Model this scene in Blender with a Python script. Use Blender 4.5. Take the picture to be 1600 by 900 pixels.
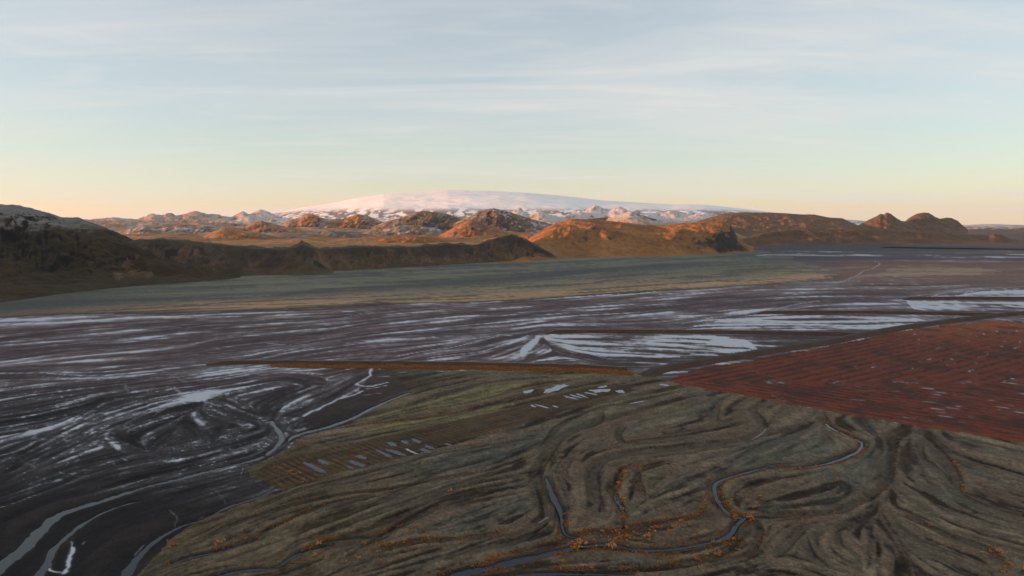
import bpy, math, time
import numpy as np
from mathutils import Vector, Matrix

T0 = time.time()
for o in list(bpy.data.objects):
    bpy.data.objects.remove(o)
SC = bpy.context.scene
COL = SC.collection
rng = np.random.default_rng(7)

# ------------------------------------------------------------------ camera
CAM_H = 120.0
FPX = 1067.0                    # focal length in pixels of the 1600 px wide photo
PITCH = math.atan((450.0 - 348.0) / FPX)
cam_d = bpy.data.cameras.new('camera')
cam = bpy.data.objects.new('camera', cam_d)
COL.objects.link(cam)
cam_d.sensor_width = 36.0
cam_d.lens = 36.0 * FPX / 1600.0
cam_d.clip_start = 1.0
cam_d.clip_end = 200000.0
cam.location = (0, 0, CAM_H)
cam.rotation_euler = (math.pi / 2 - PITCH, 0, 0)
SC.camera = cam

# ------------------------------------------------------------------ light
SUN_EL = math.radians(4.4)
SUN_AZ = math.radians(-97.0)   # clockwise from the view direction: low on the left, a little behind
world = bpy.data.worlds.new('World')
SC.world = world
world.use_nodes = True
wn = world.node_tree.nodes
wl = world.node_tree.links
for n in list(wn):
    wn.remove(n)


def wnode(t, **kw):
    n = wn.new(t)
    for k, v in kw.items():
        setattr(n, k, v)
    return n


w_out = wnode('ShaderNodeOutputWorld')
w_bg = wnode('ShaderNodeBackground')
w_bg.inputs['Strength'].default_value = 0.15
w_sky = wnode('ShaderNodeTexSky', sky_type='NISHITA', sun_disc=False)
w_sky.sun_elevation = SUN_EL
w_sky.sun_rotation = SUN_AZ
w_sky.altitude = 200.0
w_sky.air_density = 1.0
w_sky.dust_density = 0.1
w_sky.ozone_density = 2.2
# thin cirrus: stretched noise on a flat cloud layer, over the whole sky alike
w_tc = wnode('ShaderNodeTexCoord')
w_sep = wnode('ShaderNodeSeparateXYZ')
wl.new(w_tc.outputs['Generated'], w_sep.inputs[0])
w_zmax = wnode('ShaderNodeMath', operation='MAXIMUM')
wl.new(w_sep.outputs['Z'], w_zmax.inputs[0])
w_zmax.inputs[1].default_value = 0.0
w_zadd = wnode('ShaderNodeMath', operation='ADD')
wl.new(w_zmax.outputs[0], w_zadd.inputs[0])
w_zadd.inputs[1].default_value = 0.10
w_dx = wnode('ShaderNodeMath', operation='DIVIDE')
w_dy = wnode('ShaderNodeMath', operation='DIVIDE')
wl.new(w_sep.outputs['X'], w_dx.inputs[0]); wl.new(w_zadd.outputs[0], w_dx.inputs[1])
wl.new(w_sep.outputs['Y'], w_dy.inputs[0]); wl.new(w_zadd.outputs[0], w_dy.inputs[1])
w_cmb = wnode('ShaderNodeCombineXYZ')
wl.new(w_dx.outputs[0], w_cmb.inputs[0]); wl.new(w_dy.outputs[0], w_cmb.inputs[1])


def cloud_layer(rot, scale, nscale, lo, hi, detail, dist, rough=0.55):
    mp = wnode('ShaderNodeMapping')
    mp.inputs['Rotation'].default_value = (0, 0, math.radians(rot))
    mp.inputs['Scale'].default_value = scale
    wl.new(w_cmb.outputs[0], mp.inputs['Vector'])
    nz = wnode('ShaderNodeTexNoise')
    nz.inputs['Scale'].default_value = nscale
    nz.inputs['Detail'].default_value = detail
    nz.inputs['Roughness'].default_value = rough
    nz.inputs['Distortion'].default_value = dist
    wl.new(mp.outputs[0], nz.inputs['Vector'])
    mr = wnode('ShaderNodeMapRange', interpolation_type='SMOOTHSTEP')
    mr.inputs['From Min'].default_value = lo
    mr.inputs['From Max'].default_value = hi
    wl.new(nz.outputs['Fac'], mr.inputs['Value'])
    return mr.outputs[0]


def wmath(op, a, b):
    n = wnode('ShaderNodeMath', operation=op)
    for i, v in enumerate((a, b)):
        if isinstance(v, (int, float)):
            n.inputs[i].default_value = v
        else:
            wl.new(v, n.inputs[i])
    return n.outputs[0]


c_wide = cloud_layer(32, (0.35, 1.0, 1), 1.0, 0.38, 0.66, 5, 0.7)
c_fine = cloud_layer(22, (0.42, 1.6, 1), 1.3, 0.44, 0.76, 8, 1.6, 0.58)
c_sum = wmath('ADD', 0.44, wmath('ADD', wmath('MULTIPLY', c_wide, 0.26), wmath('MULTIPLY', c_fine, 0.24)))
w_gain = wnode('ShaderNodeMix', data_type='RGBA')      # cloud = sky light scattered whiter
wl.new(c_sum, w_gain.inputs[0])
wl.new(w_sky.outputs[0], w_gain.inputs[6])
w_gain.inputs[7].default_value = (2.50, 2.46, 2.36, 1)   # sunlit ice-crystal veil
wl.new(w_gain.outputs[2], w_bg.inputs['Color'])
wl.new(w_bg.outputs[0], w_out.inputs[0])

sun_d = bpy.data.lights.new('sun', 'SUN')
sun_d.energy = 5.0
sun_d.angle = math.radians(0.5)
sun_d.color = (1.0, 0.42, 0.17)
sun = bpy.data.objects.new('sun', sun_d)
COL.objects.link(sun)
to_sun = Vector((math.sin(SUN_AZ) * math.cos(SUN_EL), math.cos(SUN_AZ) * math.cos(SUN_EL), math.sin(SUN_EL)))
sun.rotation_euler = to_sun.to_track_quat('Z', 'Y').to_euler()
sun.location = (-400, -100, 300)

vs = SC.view_settings
vs.view_transform = 'Standard'
vs.look = 'None'
vs.gamma = 1.0
vs.use_curve_mapping = False
vs.exposure = 1.1
SC.render.engine = 'CYCLES'
SC.cycles.use_denoising = True
SC.cycles.max_bounces = 4
SC.cycles.diffuse_bounces = 2
SC.cycles.volume_bounces = 0

# ------------------------------------------------------------------ numpy helpers
CP, SP = math.cos(PITCH), math.sin(PITCH)


def unproject(px, py):
    """photo pixel -> point of the flat plain z = 0"""
    px = np.asarray(px, float); py = np.asarray(py, float)
    a = (px - 800.0) / FPX
    b = (450.0 - py) / FPX
    dz = b * CP - SP
    dy = CP + b * SP
    t = CAM_H / np.maximum(-dz, 1e-4)
    return a * t, dy * t


def project(x, y, z=0.0):
    dep = y * CP - (z - CAM_H) * SP
    up = y * SP + (z - CAM_H) * CP
    dep = np.where(dep < 1, 1, dep)
    return 800 + FPX * x / dep, 450 - FPX * up / dep


def W(pts):
    p = np.array(pts, float)
    x, y = unproject(p[:, 0], p[:, 1])
    return np.stack([x, y], 1)


_perm = rng.permutation(4096)
_g = rng.random(4096) * 2 * np.pi
_gx, _gy = np.cos(_g).astype(np.float32), np.sin(_g).astype(np.float32)


def perlin(x, y):
    x = np.asarray(x, np.float64); y = np.asarray(y, np.float64)
    xi = np.floor(x).astype(np.int64); yi = np.floor(y).astype(np.int64)
    fx = (x - xi).astype(np.float32); fy = (y - yi).astype(np.float32)
    u = fx * fx * fx * (fx * (fx * 6 - 15) + 10)
    v = fy * fy * fy * (fy * (fy * 6 - 15) + 10)

    def g(ix, iy, dx, dy):
        h = _perm[(_perm[ix & 4095] + iy) & 4095]
        return _gx[h] * dx + _gy[h] * dy
    a = g(xi, yi, fx, fy); b = g(xi + 1, yi, fx - 1, fy)
    c = g(xi, yi + 1, fx, fy - 1); d = g(xi + 1, yi + 1, fx - 1, fy - 1)
    return (a + u * (b - a)) + v * ((c + u * (d - c)) - (a + u * (b - a)))


def fbm(x, y, oct=4, gain=0.5, lac=2.03):
    s = 0; a = 1.0; n = 0
    for i in range(oct):
        s = s + a * perlin(x + 17.3 * i, y - 9.1 * i)
        n += a; a *= gain; x = x * lac; y = y * lac
    return s / n * 1.5


def ridged(x, y, oct=4, gain=0.5):
    s = 0; a = 1.0; n = 0
    for i in range(oct):
        s = s + a * (1 - np.abs(perlin(x + 31.7 * i, y + 5.3 * i)) * 2)
        n += a; a *= gain; x = x * 2.07; y = y * 2.07
    return s / n


def sstep(a, b, v):
    t = np.clip((v - a) / (b - a), 0, 1)
    return t * t * (3 - 2 * t)


def inpoly(x, y, poly):
    c = np.zeros(x.shape, bool)
    p = np.asarray(poly, float)
    j = len(p) - 1
    for i in range(len(p)):
        xi, yi = p[i]; xj, yj = p[j]
        if yi != yj:
            c ^= ((yi > y) != (yj > y)) & (x < (xj - xi) * (y - yi) / (yj - yi) + xi)
        j = i
    return c


def smooth_line(p, n=6):
    """Catmull-Rom resampling"""
    p = np.asarray(p, float)
    if len(p) < 3:
        t = np.linspace(0, 1, n * 2)[:, None]
        return p[0] * (1 - t) + p[-1] * t
    q = np.vstack([2 * p[0] - p[1], p, 2 * p[-1] - p[-2]])
    out = []
    for i in range(1, len(q) - 2):
        for t in np.linspace(0, 1, n, endpoint=False):
            a, b, c, d = q[i - 1], q[i], q[i + 1], q[i + 2]
            out.append(0.5 * ((2 * b) + (c - a) * t + (2 * a - 5 * b + 4 * c - d) * t * t + (3 * b - a - 3 * c + d) * t ** 3))
    out.append(p[-1])
    return np.array(out)


def line_near(x, y, pts, reach, width=None):
    """indices of the points within reach of a polyline, with distance (m), width there and side"""
    lo = pts.min(0) - reach; hi = pts.max(0) + reach
    m = np.where((x > lo[0]) & (x < hi[0]) & (y > lo[1]) & (y < hi[1]))[0]
    xs, ys = x[m], y[m]
    d = np.full(len(m), 1e9, np.float32); wv = np.ones(len(m), np.float32); sg = np.zeros(len(m), np.float32)
    for i in range(len(pts) - 1):
        a, b = pts[i], pts[i + 1]
        l2 = np.minimum(a, b) - reach; h2 = np.maximum(a, b) + reach
        k = np.where((xs > l2[0]) & (xs < h2[0]) & (ys > l2[1]) & (ys < h2[1]))[0]
        if len(k) == 0:
            continue
        e = b - a
        rx = xs[k] - a[0]; ry = ys[k] - a[1]
        t = np.clip((rx * e[0] + ry * e[1]) / max(e @ e, 1e-6), 0, 1)
        dd = np.hypot(rx - t * e[0], ry - t * e[1])
        bt = dd < d[k]
        kk = k[bt]
        d[kk] = dd[bt]
        if width is not None:
            wv[kk] = width[i] * (1 - t[bt]) + width[i + 1] * t[bt]
        sg[kk] = np.sign(e[0] * ry - e[1] * rx)[bt]
    ok = d < reach
    return m[ok], d[ok], wv[ok], sg[ok]


def blend(arr, k, c, t):
    t = np.clip(t, 0, 1)[:, None]
    arr[k] = arr[k] * (1 - t) + c * t


# ------------------------------------------------------------------ the traced plain
# old flood channels in the moss: points, half width (m), depth (m), colour 0 brown .. 1 teal, orange fringe
CH = [
    ([(1067, 620), (1000, 640), (933, 657), (910, 667), (880, 680), (863, 697), (843, 727), (837, 753), (847, 780), (856, 800), (848, 815), (820, 833), (790, 850), (740, 868)], 5.0, 2.2, .6, .1),
    ([(853, 740), (863, 773), (875, 797), (880, 827), (890, 837), (912, 839)], 3.4, 1.6, .3, .5),
    ([(1290, 660), (1240, 668), (1200, 675), (1150, 687), (1083, 697), (1033, 703), (980, 707), (943, 718), (925, 733), (927, 757), (932, 790), (928, 822)], 5.5, 2.6, .35, .1),
    ([(1000, 725), (973, 733), (963, 757), (960, 773), (970, 797), (967, 817), (958, 832)], 3.0, 1.8, .1, 1.),
    ([(1277, 640), (1290, 661), (1297, 667), (1313, 675), (1340, 687), (1348, 692), (1343, 703), (1323, 713), (1293, 723), (1250, 730), (1200, 729), (1167, 737), (1133, 747), (1117, 757), (1120, 777), (1133, 797), (1150, 807), (1163, 808), (1150, 820), (1137, 837), (1100, 848), (1050, 857), (1000, 858), (967, 852), (933, 850), (883, 858), (833, 870), (800, 877), (720, 895), (640, 915)], 4.5, 2.2, .1, .6),
    ([(780, 873), (800, 867), (867, 847), (917, 833), (960, 830), (1000, 820), (1050, 813), (1093, 807), (1117, 787)], 3.2, 1.5, .2, .8),
    ([(820, 893), (867, 890), (917, 892), (967, 890), (1033, 887), (1083, 877), (1117, 867), (1150, 847), (1163, 830)], 2.4, 1.3, .1, .6),
    ([(1163, 808), (1177, 813), (1187, 833), (1177, 857), (1150, 870), (1080, 885)], 2.4, 1.4, 0, .5),
    ([(1440, 668), (1403, 680), (1397, 687), (1392, 713), (1387, 743), (1370, 767), (1343, 783), (1310, 798), (1267, 802), (1200, 804), (1163, 808)], 3.6, 2.0, .15, .35),
    ([(1385, 690), (1378, 713), (1372, 738), (1355, 762)], 8, 1.6, 1., 0),
    ([(1425, 672), (1440, 680), (1460, 700), (1483, 727), (1490, 750), (1493, 767), (1517, 783), (1550, 797), (1600, 810), (1680, 825)], 5.0, 2.0, .4, .3),
    ([(1372, 785), (1380, 800), (1400, 827), (1433, 853), (1477, 870), (1507, 887), (1533, 898), (1580, 915)], 6.0, 1.8, .8, 0),
    ([(1387, 797), (1433, 813), (1483, 837), (1533, 853), (1553, 867), (1560, 890)], 3.2, 1.4, .3, .4),
    ([(1375, 795), (1353, 803), (1333, 813), (1307, 827), (1293, 833)], 2.5, 1.5, .2, 0),
    ([(1307, 827), (1313, 850), (1335, 868)], 2.0, 1.0, .3, 0),
    ([(1293, 818), (1260, 823), (1243, 837), (1220, 860), (1190, 878)], 3.0, 1.3, .9, 0),
    ([(1253, 827), (1263, 860), (1287, 883), (1310, 900)], 2.6, 1.2, .9, 0),
    ([(1362, 825), (1365, 853), (1360, 890)], 2.6, 1.2, .9, 0),
    ([(1392, 828), (1410, 860), (1413, 890)], 2.2, 1.0, .8, 0),
    ([(1437, 687), (1440, 713), (1463, 733), (1483, 760)], 3.0, 1.3, .6, 0),
    ([(760, 735), (800, 713), (827, 700), (850, 690), (880, 672)], 3.0, 1.2, .5, 0),
    ([(980, 660), (967, 677), (973, 690), (1000, 687), (1050, 682), (1110, 672), (1180, 655)], 3.2, 1.8, .2, .15),
    ([(1120, 632), (1116, 650), (1127, 660), (1150, 662)], 4.0, 2.0, .9, 0),
    ([(1200, 625), (1177, 640), (1190, 657), (1197, 672)], 4.0, 2.0, .8, .2),
    ([(1153, 727), (1177, 707), (1205, 693), (1240, 680), (1280, 655)], 6.0, 1.3, 1., 0),
    ([(935, 636), (937, 650), (927, 663), (900, 672)], 4.0, 1.6, .8, 0),
    ([(893, 708), (880, 737), (890, 752)], 3.0, 1.2, .8, 0),
    ([(1003, 728), (995, 745), (1004, 768), (998, 782)], 2.2, 1.0, .3, .5),
    ([(840, 705), (853, 690), (880, 660), (930, 640), (1000, 625), (1060, 612)], 2.5, 1.1, .2, .2),
    # long strands of the left half of the moss
    ([(300, 850), (380, 812), (470, 785), (560, 768), (640, 758), (760, 735)], 2.6, 1.1, .1, .3),
    ([(270, 880), (330, 862), (400, 840), (420, 826), (500, 790), (600, 770)], 2.2, 1.0, .1, .6),
    ([(420, 880), (470, 850), (540, 820), (620, 790), (700, 762), (800, 730)], 3.0, 1.3, .4, 0),
    ([(520, 885), (580, 850), (640, 810), (690, 785), (760, 765)], 2.8, 1.2, .5, .1),
    ([(560, 865), (640, 848), (720, 842), (800, 828)], 2.6, 1.0, .0, .6),
    ([(420, 885), (480, 866), (520, 848), (560, 845), (600, 840), (630, 825)], 6.0, 1.0, .2, .5),
    ([(560, 800), (620, 770), (700, 735), (780, 712)], 2.6, 1.1, .2, 0),
    ([(640, 790), (720, 760), (790, 745), (835, 738)], 2.4, 1.0, .4, 0),
    ([(700, 800), (760, 780), (830, 770)], 2.2, .9, .3, 0),
    ([(380, 800), (470, 765), (580, 738), (680, 712), (800, 690), (850, 682)], 2.2, 1.1, .15, .1),
    ([(700, 880), (760, 855), (800, 845), (850, 825)], 3.0, 1.0, .8, 0),
    # strands of the green strip under the dyke
    ([(560, 665), (650, 642), (740, 628), (830, 602), (900, 592)], 3.0, 1.1, 0, .35),
    ([(560, 655), (640, 632), (700, 612), (790, 594), (880, 588)], 2.6, 1.0, .1, .1),
    ([(500, 672), (600, 660), (700, 648), (760, 632), (820, 618), (880, 605)], 3.0, 1.2, 0, .9),
    ([(480, 695), (600, 672), (700, 655), (800, 625), (880, 606), (930, 596)], 5.0, 1.0, .9, 0),
]
# rivers and creeks with open water: points, half widths (m)
RIV = [
    ('braided_river', [(640, 613), (613, 623), (580, 638), (550, 653), (510, 667), (467, 678), (440, 693), (420, 707), (400, 717), (340, 732), (283, 747), (227, 760), (170, 779), (132, 790), (91, 804), (68, 824), (38, 855), (15, 873), (-30, 905), (-70, 935)],
     [.8, 1.6, 2.0, 2.0, 2.2, 2.4, 3, 3, 2.6, 2.4, 2.2, 2.6, 3.6, 4.6, 3.6, 4.2, 5.2, 6, 7, 8]),
    ('river_branch', [(212, 783), (181, 792), (151, 805), (125, 821), (102, 840), (83, 858), (72, 881), (55, 905), (40, 930)],
     [.6, 1.0, 1.4, 1.8, 2.4, 2.2, 2.6, 4, 5]),
    ('river_branch', [(423, 657), (433, 670), (441, 683), (432, 697), (418, 709)], [1.2, 1.8, 2.4, 2.0, 1.6]),
    ('river_branch', [(432, 762), (400, 777), (359, 790), (321, 809), (283, 821), (249, 840), (227, 858), (204, 885), (190, 910), (180, 935)],
     [.5, .9, 1.1, 1.0, 1.1, 1.4, 1.6, 3.2, 4, 4]),
    ('moss_creek', [(1290, 661), (1297, 667), (1313, 675), (1340, 687), (1347, 692), (1342, 703), (1323, 713), (1293, 723), (1250, 731)],
     [.9, 1.2, .7, .8, .9, 1.1, 1.0, .6, .3]),
    ('moss_creek', [(1200, 729), (1167, 737), (1133, 747), (1117, 757), (1120, 777), (1133, 797), (1150, 807), (1163, 808), (1150, 820), (1137, 837), (1100, 848), (1050, 857), (1000, 858), (967, 852), (933, 850), (883, 858), (833, 870), (800, 877), (740, 892), (690, 908)],
     [.3, .6, .9, 1.0, 1.1, 1.2, 1.0, 1.0, 1.2, 1.2, .9, .9, 1.0, .7, .8, 1.9, 2.4, 3.4, 4.6, 5]),
    ('moss_creek', [(853, 745), (863, 773), (875, 797), (880, 827), (890, 837), (908, 839)], [.5, 1.5, 1.7, 1.0, .7, .3]),
    ('moss_creek', [(962, 766), (963, 777), (969, 787), (972, 797)], [.4, 1.2, 1.3, .4]),
    ('moss_creek', [(620, 935), (740, 908), (820, 898), (867, 895), (917, 895), (990, 897)], [3., 3., 2.4, 1.4, .8, .2]),
    ('moss_creek', [(270, 878), (300, 868), (350, 858), (400, 842)], [1.0, 1.0, .8, .3]),
    ('moss_creek', [(330, 900), (380, 890), (430, 884), (470, 862), (520, 850)], [2.2, 1.6, .6, .7, .3]),
]
# ice and frost along small streams: points, half width (m), strength
ICE = [
    ([(0, 583), (60, 583), (130, 587), (200, 583), (260, 576), (325, 569)], 3.5, .75),
    ([(540, 537), (587, 532), (650, 529), (700, 525), (762, 522)], 4, .6),
    ([(620, 557), (650, 551), (682, 546), (725, 539), (775, 526), (800, 524)], 3.5, .7),
    ([(670, 559), (712, 554), (750, 550), (767, 545), (790, 537), (808, 530), (826, 524)], 3.5, .8),
    ([(400, 515), (475, 509), (520, 506)], 5, .5),
    ([(415, 536), (455, 539)], 4, .6),
    ([(475, 556), (540, 546)], 4, .45),
    ([(540, 495), (585, 487)], 5, .5),
    ([(500, 560), (560, 553), (620, 549)], 3, .5),
    ([(300, 537), (360, 525), (430, 520)], 5, .45),
    ([(30, 530), (150, 522), (260, 515), (400, 511)], 4, .45),
    ([(0, 560), (100, 545), (200, 540), (290, 532)], 4, .35),
    ([(1065, 505), (1125, 495), (1168, 490)], 6, .7),
    ([(1200, 487), (1237, 477), (1280, 470)], 7, .6),
    ([(1412, 469), (1450, 464), (1467, 460)], 7, .7),
    ([(1505, 462), (1515, 455), (1550, 452), (1620, 450)], 9, .6),
    ([(1350, 444), (1435, 444)], 10, .6),
    ([(1325, 436), (1340, 430), (1348, 424), (1362, 420), (1375, 412), (1365, 408)], 3.4, .8),
    ([(1325, 436), (1345, 440)], 6, .5),
    ([(1200, 468), (1300, 467), (1400, 467)], 6, .4),
    ([(1120, 455), (1180, 450), (1290, 448)], 8, .35),
    ([(580, 575), (577, 587), (560, 600), (575, 604), (590, 601), (607, 597)], 1.6, 1.),
    ([(575, 576), (600, 577)], 1.6, .8), ([(590, 588), (607, 588)], 1.5, .6), ([(570, 608), (605, 603)], 1.4, .9),
    ([(566, 611), (553, 617), (533, 623)], 1.8, 1.), ([(540, 619), (515, 630), (490, 643), (473, 651)], 1.3, .95),
    ([(563, 618), (600, 614)], 1.0, .5),
    ([(620, 582), (640, 583)], 1.6, .5), ([(683, 580), (702, 580)], 2.2, .8), ([(716, 579), (727, 579)], 2.2, .8),
    ([(115, 855), (108, 868), (102, 881), (98, 896)], 1.1, 1.), ([(76, 881), (84, 893), (98, 895)], .5, .9),
    ([(87, 868), (77, 880)], .4, .8), ([(118, 845), (114, 856)], .6, .6), ([(138, 845), (132, 850)], .5, .5),
    ([(267, 797), (271, 809), (275, 823)], .5, .3), ([(343, 765), (347, 778), (350, 788)], .4, .3),
    ([(233, 744), (238, 749), (231, 754)], .6, .7), ([(383, 697), (384, 704), (387, 707)], .8, .6),
    ([(285, 721), (303, 715), (325, 708)], .6, .7), ([(204, 893), (193, 905)], .5, .9), ([(0, 793), (30, 784), (65, 770)], .6, .6),
    ([(110, 741), (140, 734), (180, 727)], .6, .5), ([(200, 885), (215, 865), (225, 852)], .5, .5),
    ([(195, 600), (200, 612)], 3, .6), ([(210, 613), (238, 606)], 2, .6), ([(273, 605), (285, 619)], 3.5, .85), ([(275, 590), (292, 597)], 2, .6),
    ([(300, 620), (330, 630), (345, 636)], 2.4, .85), ([(285, 621), (262, 635), (248, 643)], 2.2, .75), ([(350, 610), (357, 618)], 2, .8),
    ([(225, 648), (205, 655), (198, 668), (215, 672)], 2, .6), ([(150, 641), (115, 655)], 2, .8), ([(110, 650), (80, 662), (55, 685)], 2.4, .6),
    ([(55, 690), (30, 703), (0, 711)], 1.8, .9), ([(10, 670), (40, 658)], 1.6, .8), ([(160, 670), (175, 678)], 3, .6), ([(125, 697), (150, 705)], 2, .5),
    ([(250, 660), (280, 655)], 1.6, .6), ([(320, 670), (335, 665)], 2, .5), ([(370, 660), (385, 662)], 2, .5), ([(170, 720), (185, 728)], 1.5, .5),
    ([(40, 720), (60, 730)], 2.5, .5), ([(75, 745), (55, 755)], 2.5, .4), ([(0, 740), (20, 735)], 2, .5), ([(255, 640), (240, 650)], 1.6, .5),
    ([(1175, 685), (1187, 678), (1197, 670)], .7, .6), ([(845, 812), (857, 807)], .5, .7), ([(1290, 667), (1298, 672)], .7, .5),
]
# dry dark braids on the black sand
DARK = [
    ([(0, 742), (50, 715), (100, 690), (160, 660), (240, 635)], 4), ([(0, 790), (70, 765), (150, 735), (230, 715), (330, 700), (400, 682)], 3.5),
    ([(0, 660), (70, 650), (160, 628)], 3), ([(105, 660), (140, 640), (160, 625)], 2.5), ([(170, 680), (205, 700), (235, 706), (262, 680)], 4),
    ([(345, 636), (370, 648), (400, 655)], 5), ([(423, 657), (437, 633), (460, 620), (500, 605)], 4), ([(300, 660), (325, 680), (335, 700)], 3),
    ([(400, 690), (330, 712), (270, 728), (200, 740)], 3), ([(0, 822), (60, 790), (130, 770), (220, 745)], 4), ([(500, 600), (440, 590), (380, 600)], 5),
    ([(450, 650), (500, 630), (550, 600), (570, 585)], 5), ([(0, 530), (130, 515), (300, 500)], 6), ([(400, 533), (500, 520), (560, 509), (680, 495)], 5),
    ([(0, 545), (120, 535), (200, 525), (330, 505)], 5), ([(0, 620), (100, 605), (230, 590)], 4), ([(400, 560), (470, 545), (600, 525)], 5),
]
# levels of the plain, photo pixels
MOSS = [(610, 576), (640, 608), (612, 627), (550, 658), (470, 683), (424, 716), (388, 734), (394, 746), (428, 755), (437, 766), (400, 780), (322, 812), (268, 845), (226, 890), (190, 935), (190, 1300), (2600, 1300), (2600, 860), (1600, 692), (1450, 668), (1330, 650), (1200, 625), (1075, 603), (1010, 586), (985, 578)]
RED = [(1075, 603), (1045, 595), (1062, 585), (1090, 578), (1190, 560), (1300, 540), (1400, 519), (1480, 507), (1560, 501), (1700, 506), (2600, 560), (2600, 860), (1600, 692), (1450, 668), (1330, 650), (1200, 625)]
GREEN = [(-900, 520), (0, 497), (100, 491), (230, 490), (330, 487), (480, 481), (600, 475), (700, 474), (800, 470), (900, 463), (1000, 458), (1100, 451), (1200, 445), (1290, 438), (1312, 430), (1300, 420), (1250, 410), (1215, 400), (1180, 390), (900, 385), (300, 390), (-900, 400)]
TAN2 = [(1372, 428), (1400, 415), (1450, 413), (1520, 417), (1572, 425), (1540, 429), (1470, 430), (1400, 433)]
FAN = [
    ([(815, 545), (835, 524), (880, 521), (1000, 522), (1110, 524), (1165, 530), (1188, 545), (1120, 555), (1040, 558), (960, 562), (815, 563)], .72),
    ([(1030, 530), (1110, 528), (1160, 529), (1186, 546), (1130, 552), (1085, 546)], .5),
    ([(1085, 508), (1180, 491), (1300, 491), (1430, 499), (1440, 508), (1390, 515), (1300, 516.5), (1070, 516)], .6),
    ([(1415, 470), (1500, 470), (1650, 472), (1650, 487), (1560, 487), (1430, 486)], .62),
    ([(1490, 463), (1520, 456), (1600, 453), (1650, 458), (1650, 465)], .6),
    ([(690, 562), (770, 545), (830, 525), (835, 562)], .35),
    ([(60, 640), (200, 590), (330, 573), (420, 575), (520, 585), (420, 620), (300, 680), (120, 720), (0, 740), (0, 660)], .03),
    ([(330, 572), (520, 575), (470, 600), (380, 600)], .05),
]
FURROW = [(395, 748), (420, 722), (500, 704), (600, 680), (700, 660), (800, 636), (860, 618), (930, 604), (985, 600), (990, 614), (930, 630), (840, 655), (760, 680), (640, 708), (520, 742), (440, 764), (400, 765)]
f_a, f_b = W([(471.7, 720.7), (513.3, 740)])
FDIR = (f_b - f_a) / np.linalg.norm(f_b - f_a)
# ponds: ends (photo pixels), half width (m), ice 0/1
POND = [((471, 721), (513, 740), 1.5, 0), ((495, 717), (515, 726), 1.3, 0), ((545, 719), (570, 729), 1.7, 0), ((540, 727), (552, 732), 1.1, 0), ((557, 710), (573, 718), 1.5, 0),
        ((587, 702), (617, 717), 1.3, 0), ((600, 700), (637, 713), 1.7, 0), ((605, 690), (620, 697), 1.7, 0), ((627, 687), (638, 694), 1.6, 0), ((632, 700), (653, 710), .8, 1),
        ((657, 700), (673, 708), 1.8, 0), ((663, 695), (680, 702), 1.5, 0), ((643, 685), (658, 692), 1.3, 0), ((693, 692), (710, 697), 1.2, 0),
        ((849, 614), (884, 600), 3.6, 1), ((818, 614), (834, 608), 2.4, 1), ((922, 611), (955, 609), 4.5, 1), ((962, 612), (976, 611), 4, 1),
        ((880, 618), (904, 624), 1.3, 1), ((890, 616), (911, 622), 1.1, 1), ((900, 614), (918, 621), 1.1, 1), ((911, 612), (935, 617), 1.3, 1), ((835, 631), (860, 638), 1.0, 1), ((829, 632), (837, 636), 1., 1), ((863, 633), (872, 636), .9, 1), ((935, 606), (948, 602), 1.8, 1), ((1031, 600), (1046, 602), 2, 1), ((980, 631), (1012, 625), .8, 1)]
# embankments
DYKES = [
    ('A', [(322, 570), (345, 568.5), (400, 567), (520, 568), (650, 569), (780, 571), (900, 574), (985, 578)], 2.4, 4.0),
    ('B', [(1008, 587), (1040, 577), (1100, 567), (1190, 552), (1290, 536), (1400, 515), (1500, 501), (1600, 490), (1800, 474)], 3.2, 5.5),
    ('C', [(850, 520.5), (900, 519), (1000, 519), (1100, 520), (1250, 522), (1345, 524)], 3.0, 5),
    ('D', [(1180, 490), (1260, 489), (1350, 489), (1460, 491), (1560, 493)], 3.2, 5),
    ('E', [(1408, 468), (1480, 467), (1560, 467), (1700, 468)], 3.4, 5),
]

# ------------------------------------------------------------------ ground mesh (one sheet, polar rings to the horizon)
az_f = np.radians(np.arange(-40, 40.001, 0.066))
az_c = np.radians(np.concatenate([np.linspace(40, 320, 70)[1:-1]]))
AZ = np.concatenate([az_f, az_c])
dep = np.concatenate([np.linspace(80, 34, 14)[:-1], np.arange(34, 2.0, -0.062)])
R = np.concatenate([CAM_H / np.tan(np.radians(dep)), np.geomspace(3500, 45000, 50)])
NA, NR = len(AZ), len(R)
gx = (R[:, None] * np.sin(AZ)[None]).ravel()
gy = (R[:, None] * np.cos(AZ)[None]).ravel()
gpx, gpy = project(gx, gy)
infront = gy > 40
gpx = np.where(infront, gpx, -5000); gpy = np.where(infront, gpy, 3000)
print('ground verts', len(gx))

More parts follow.
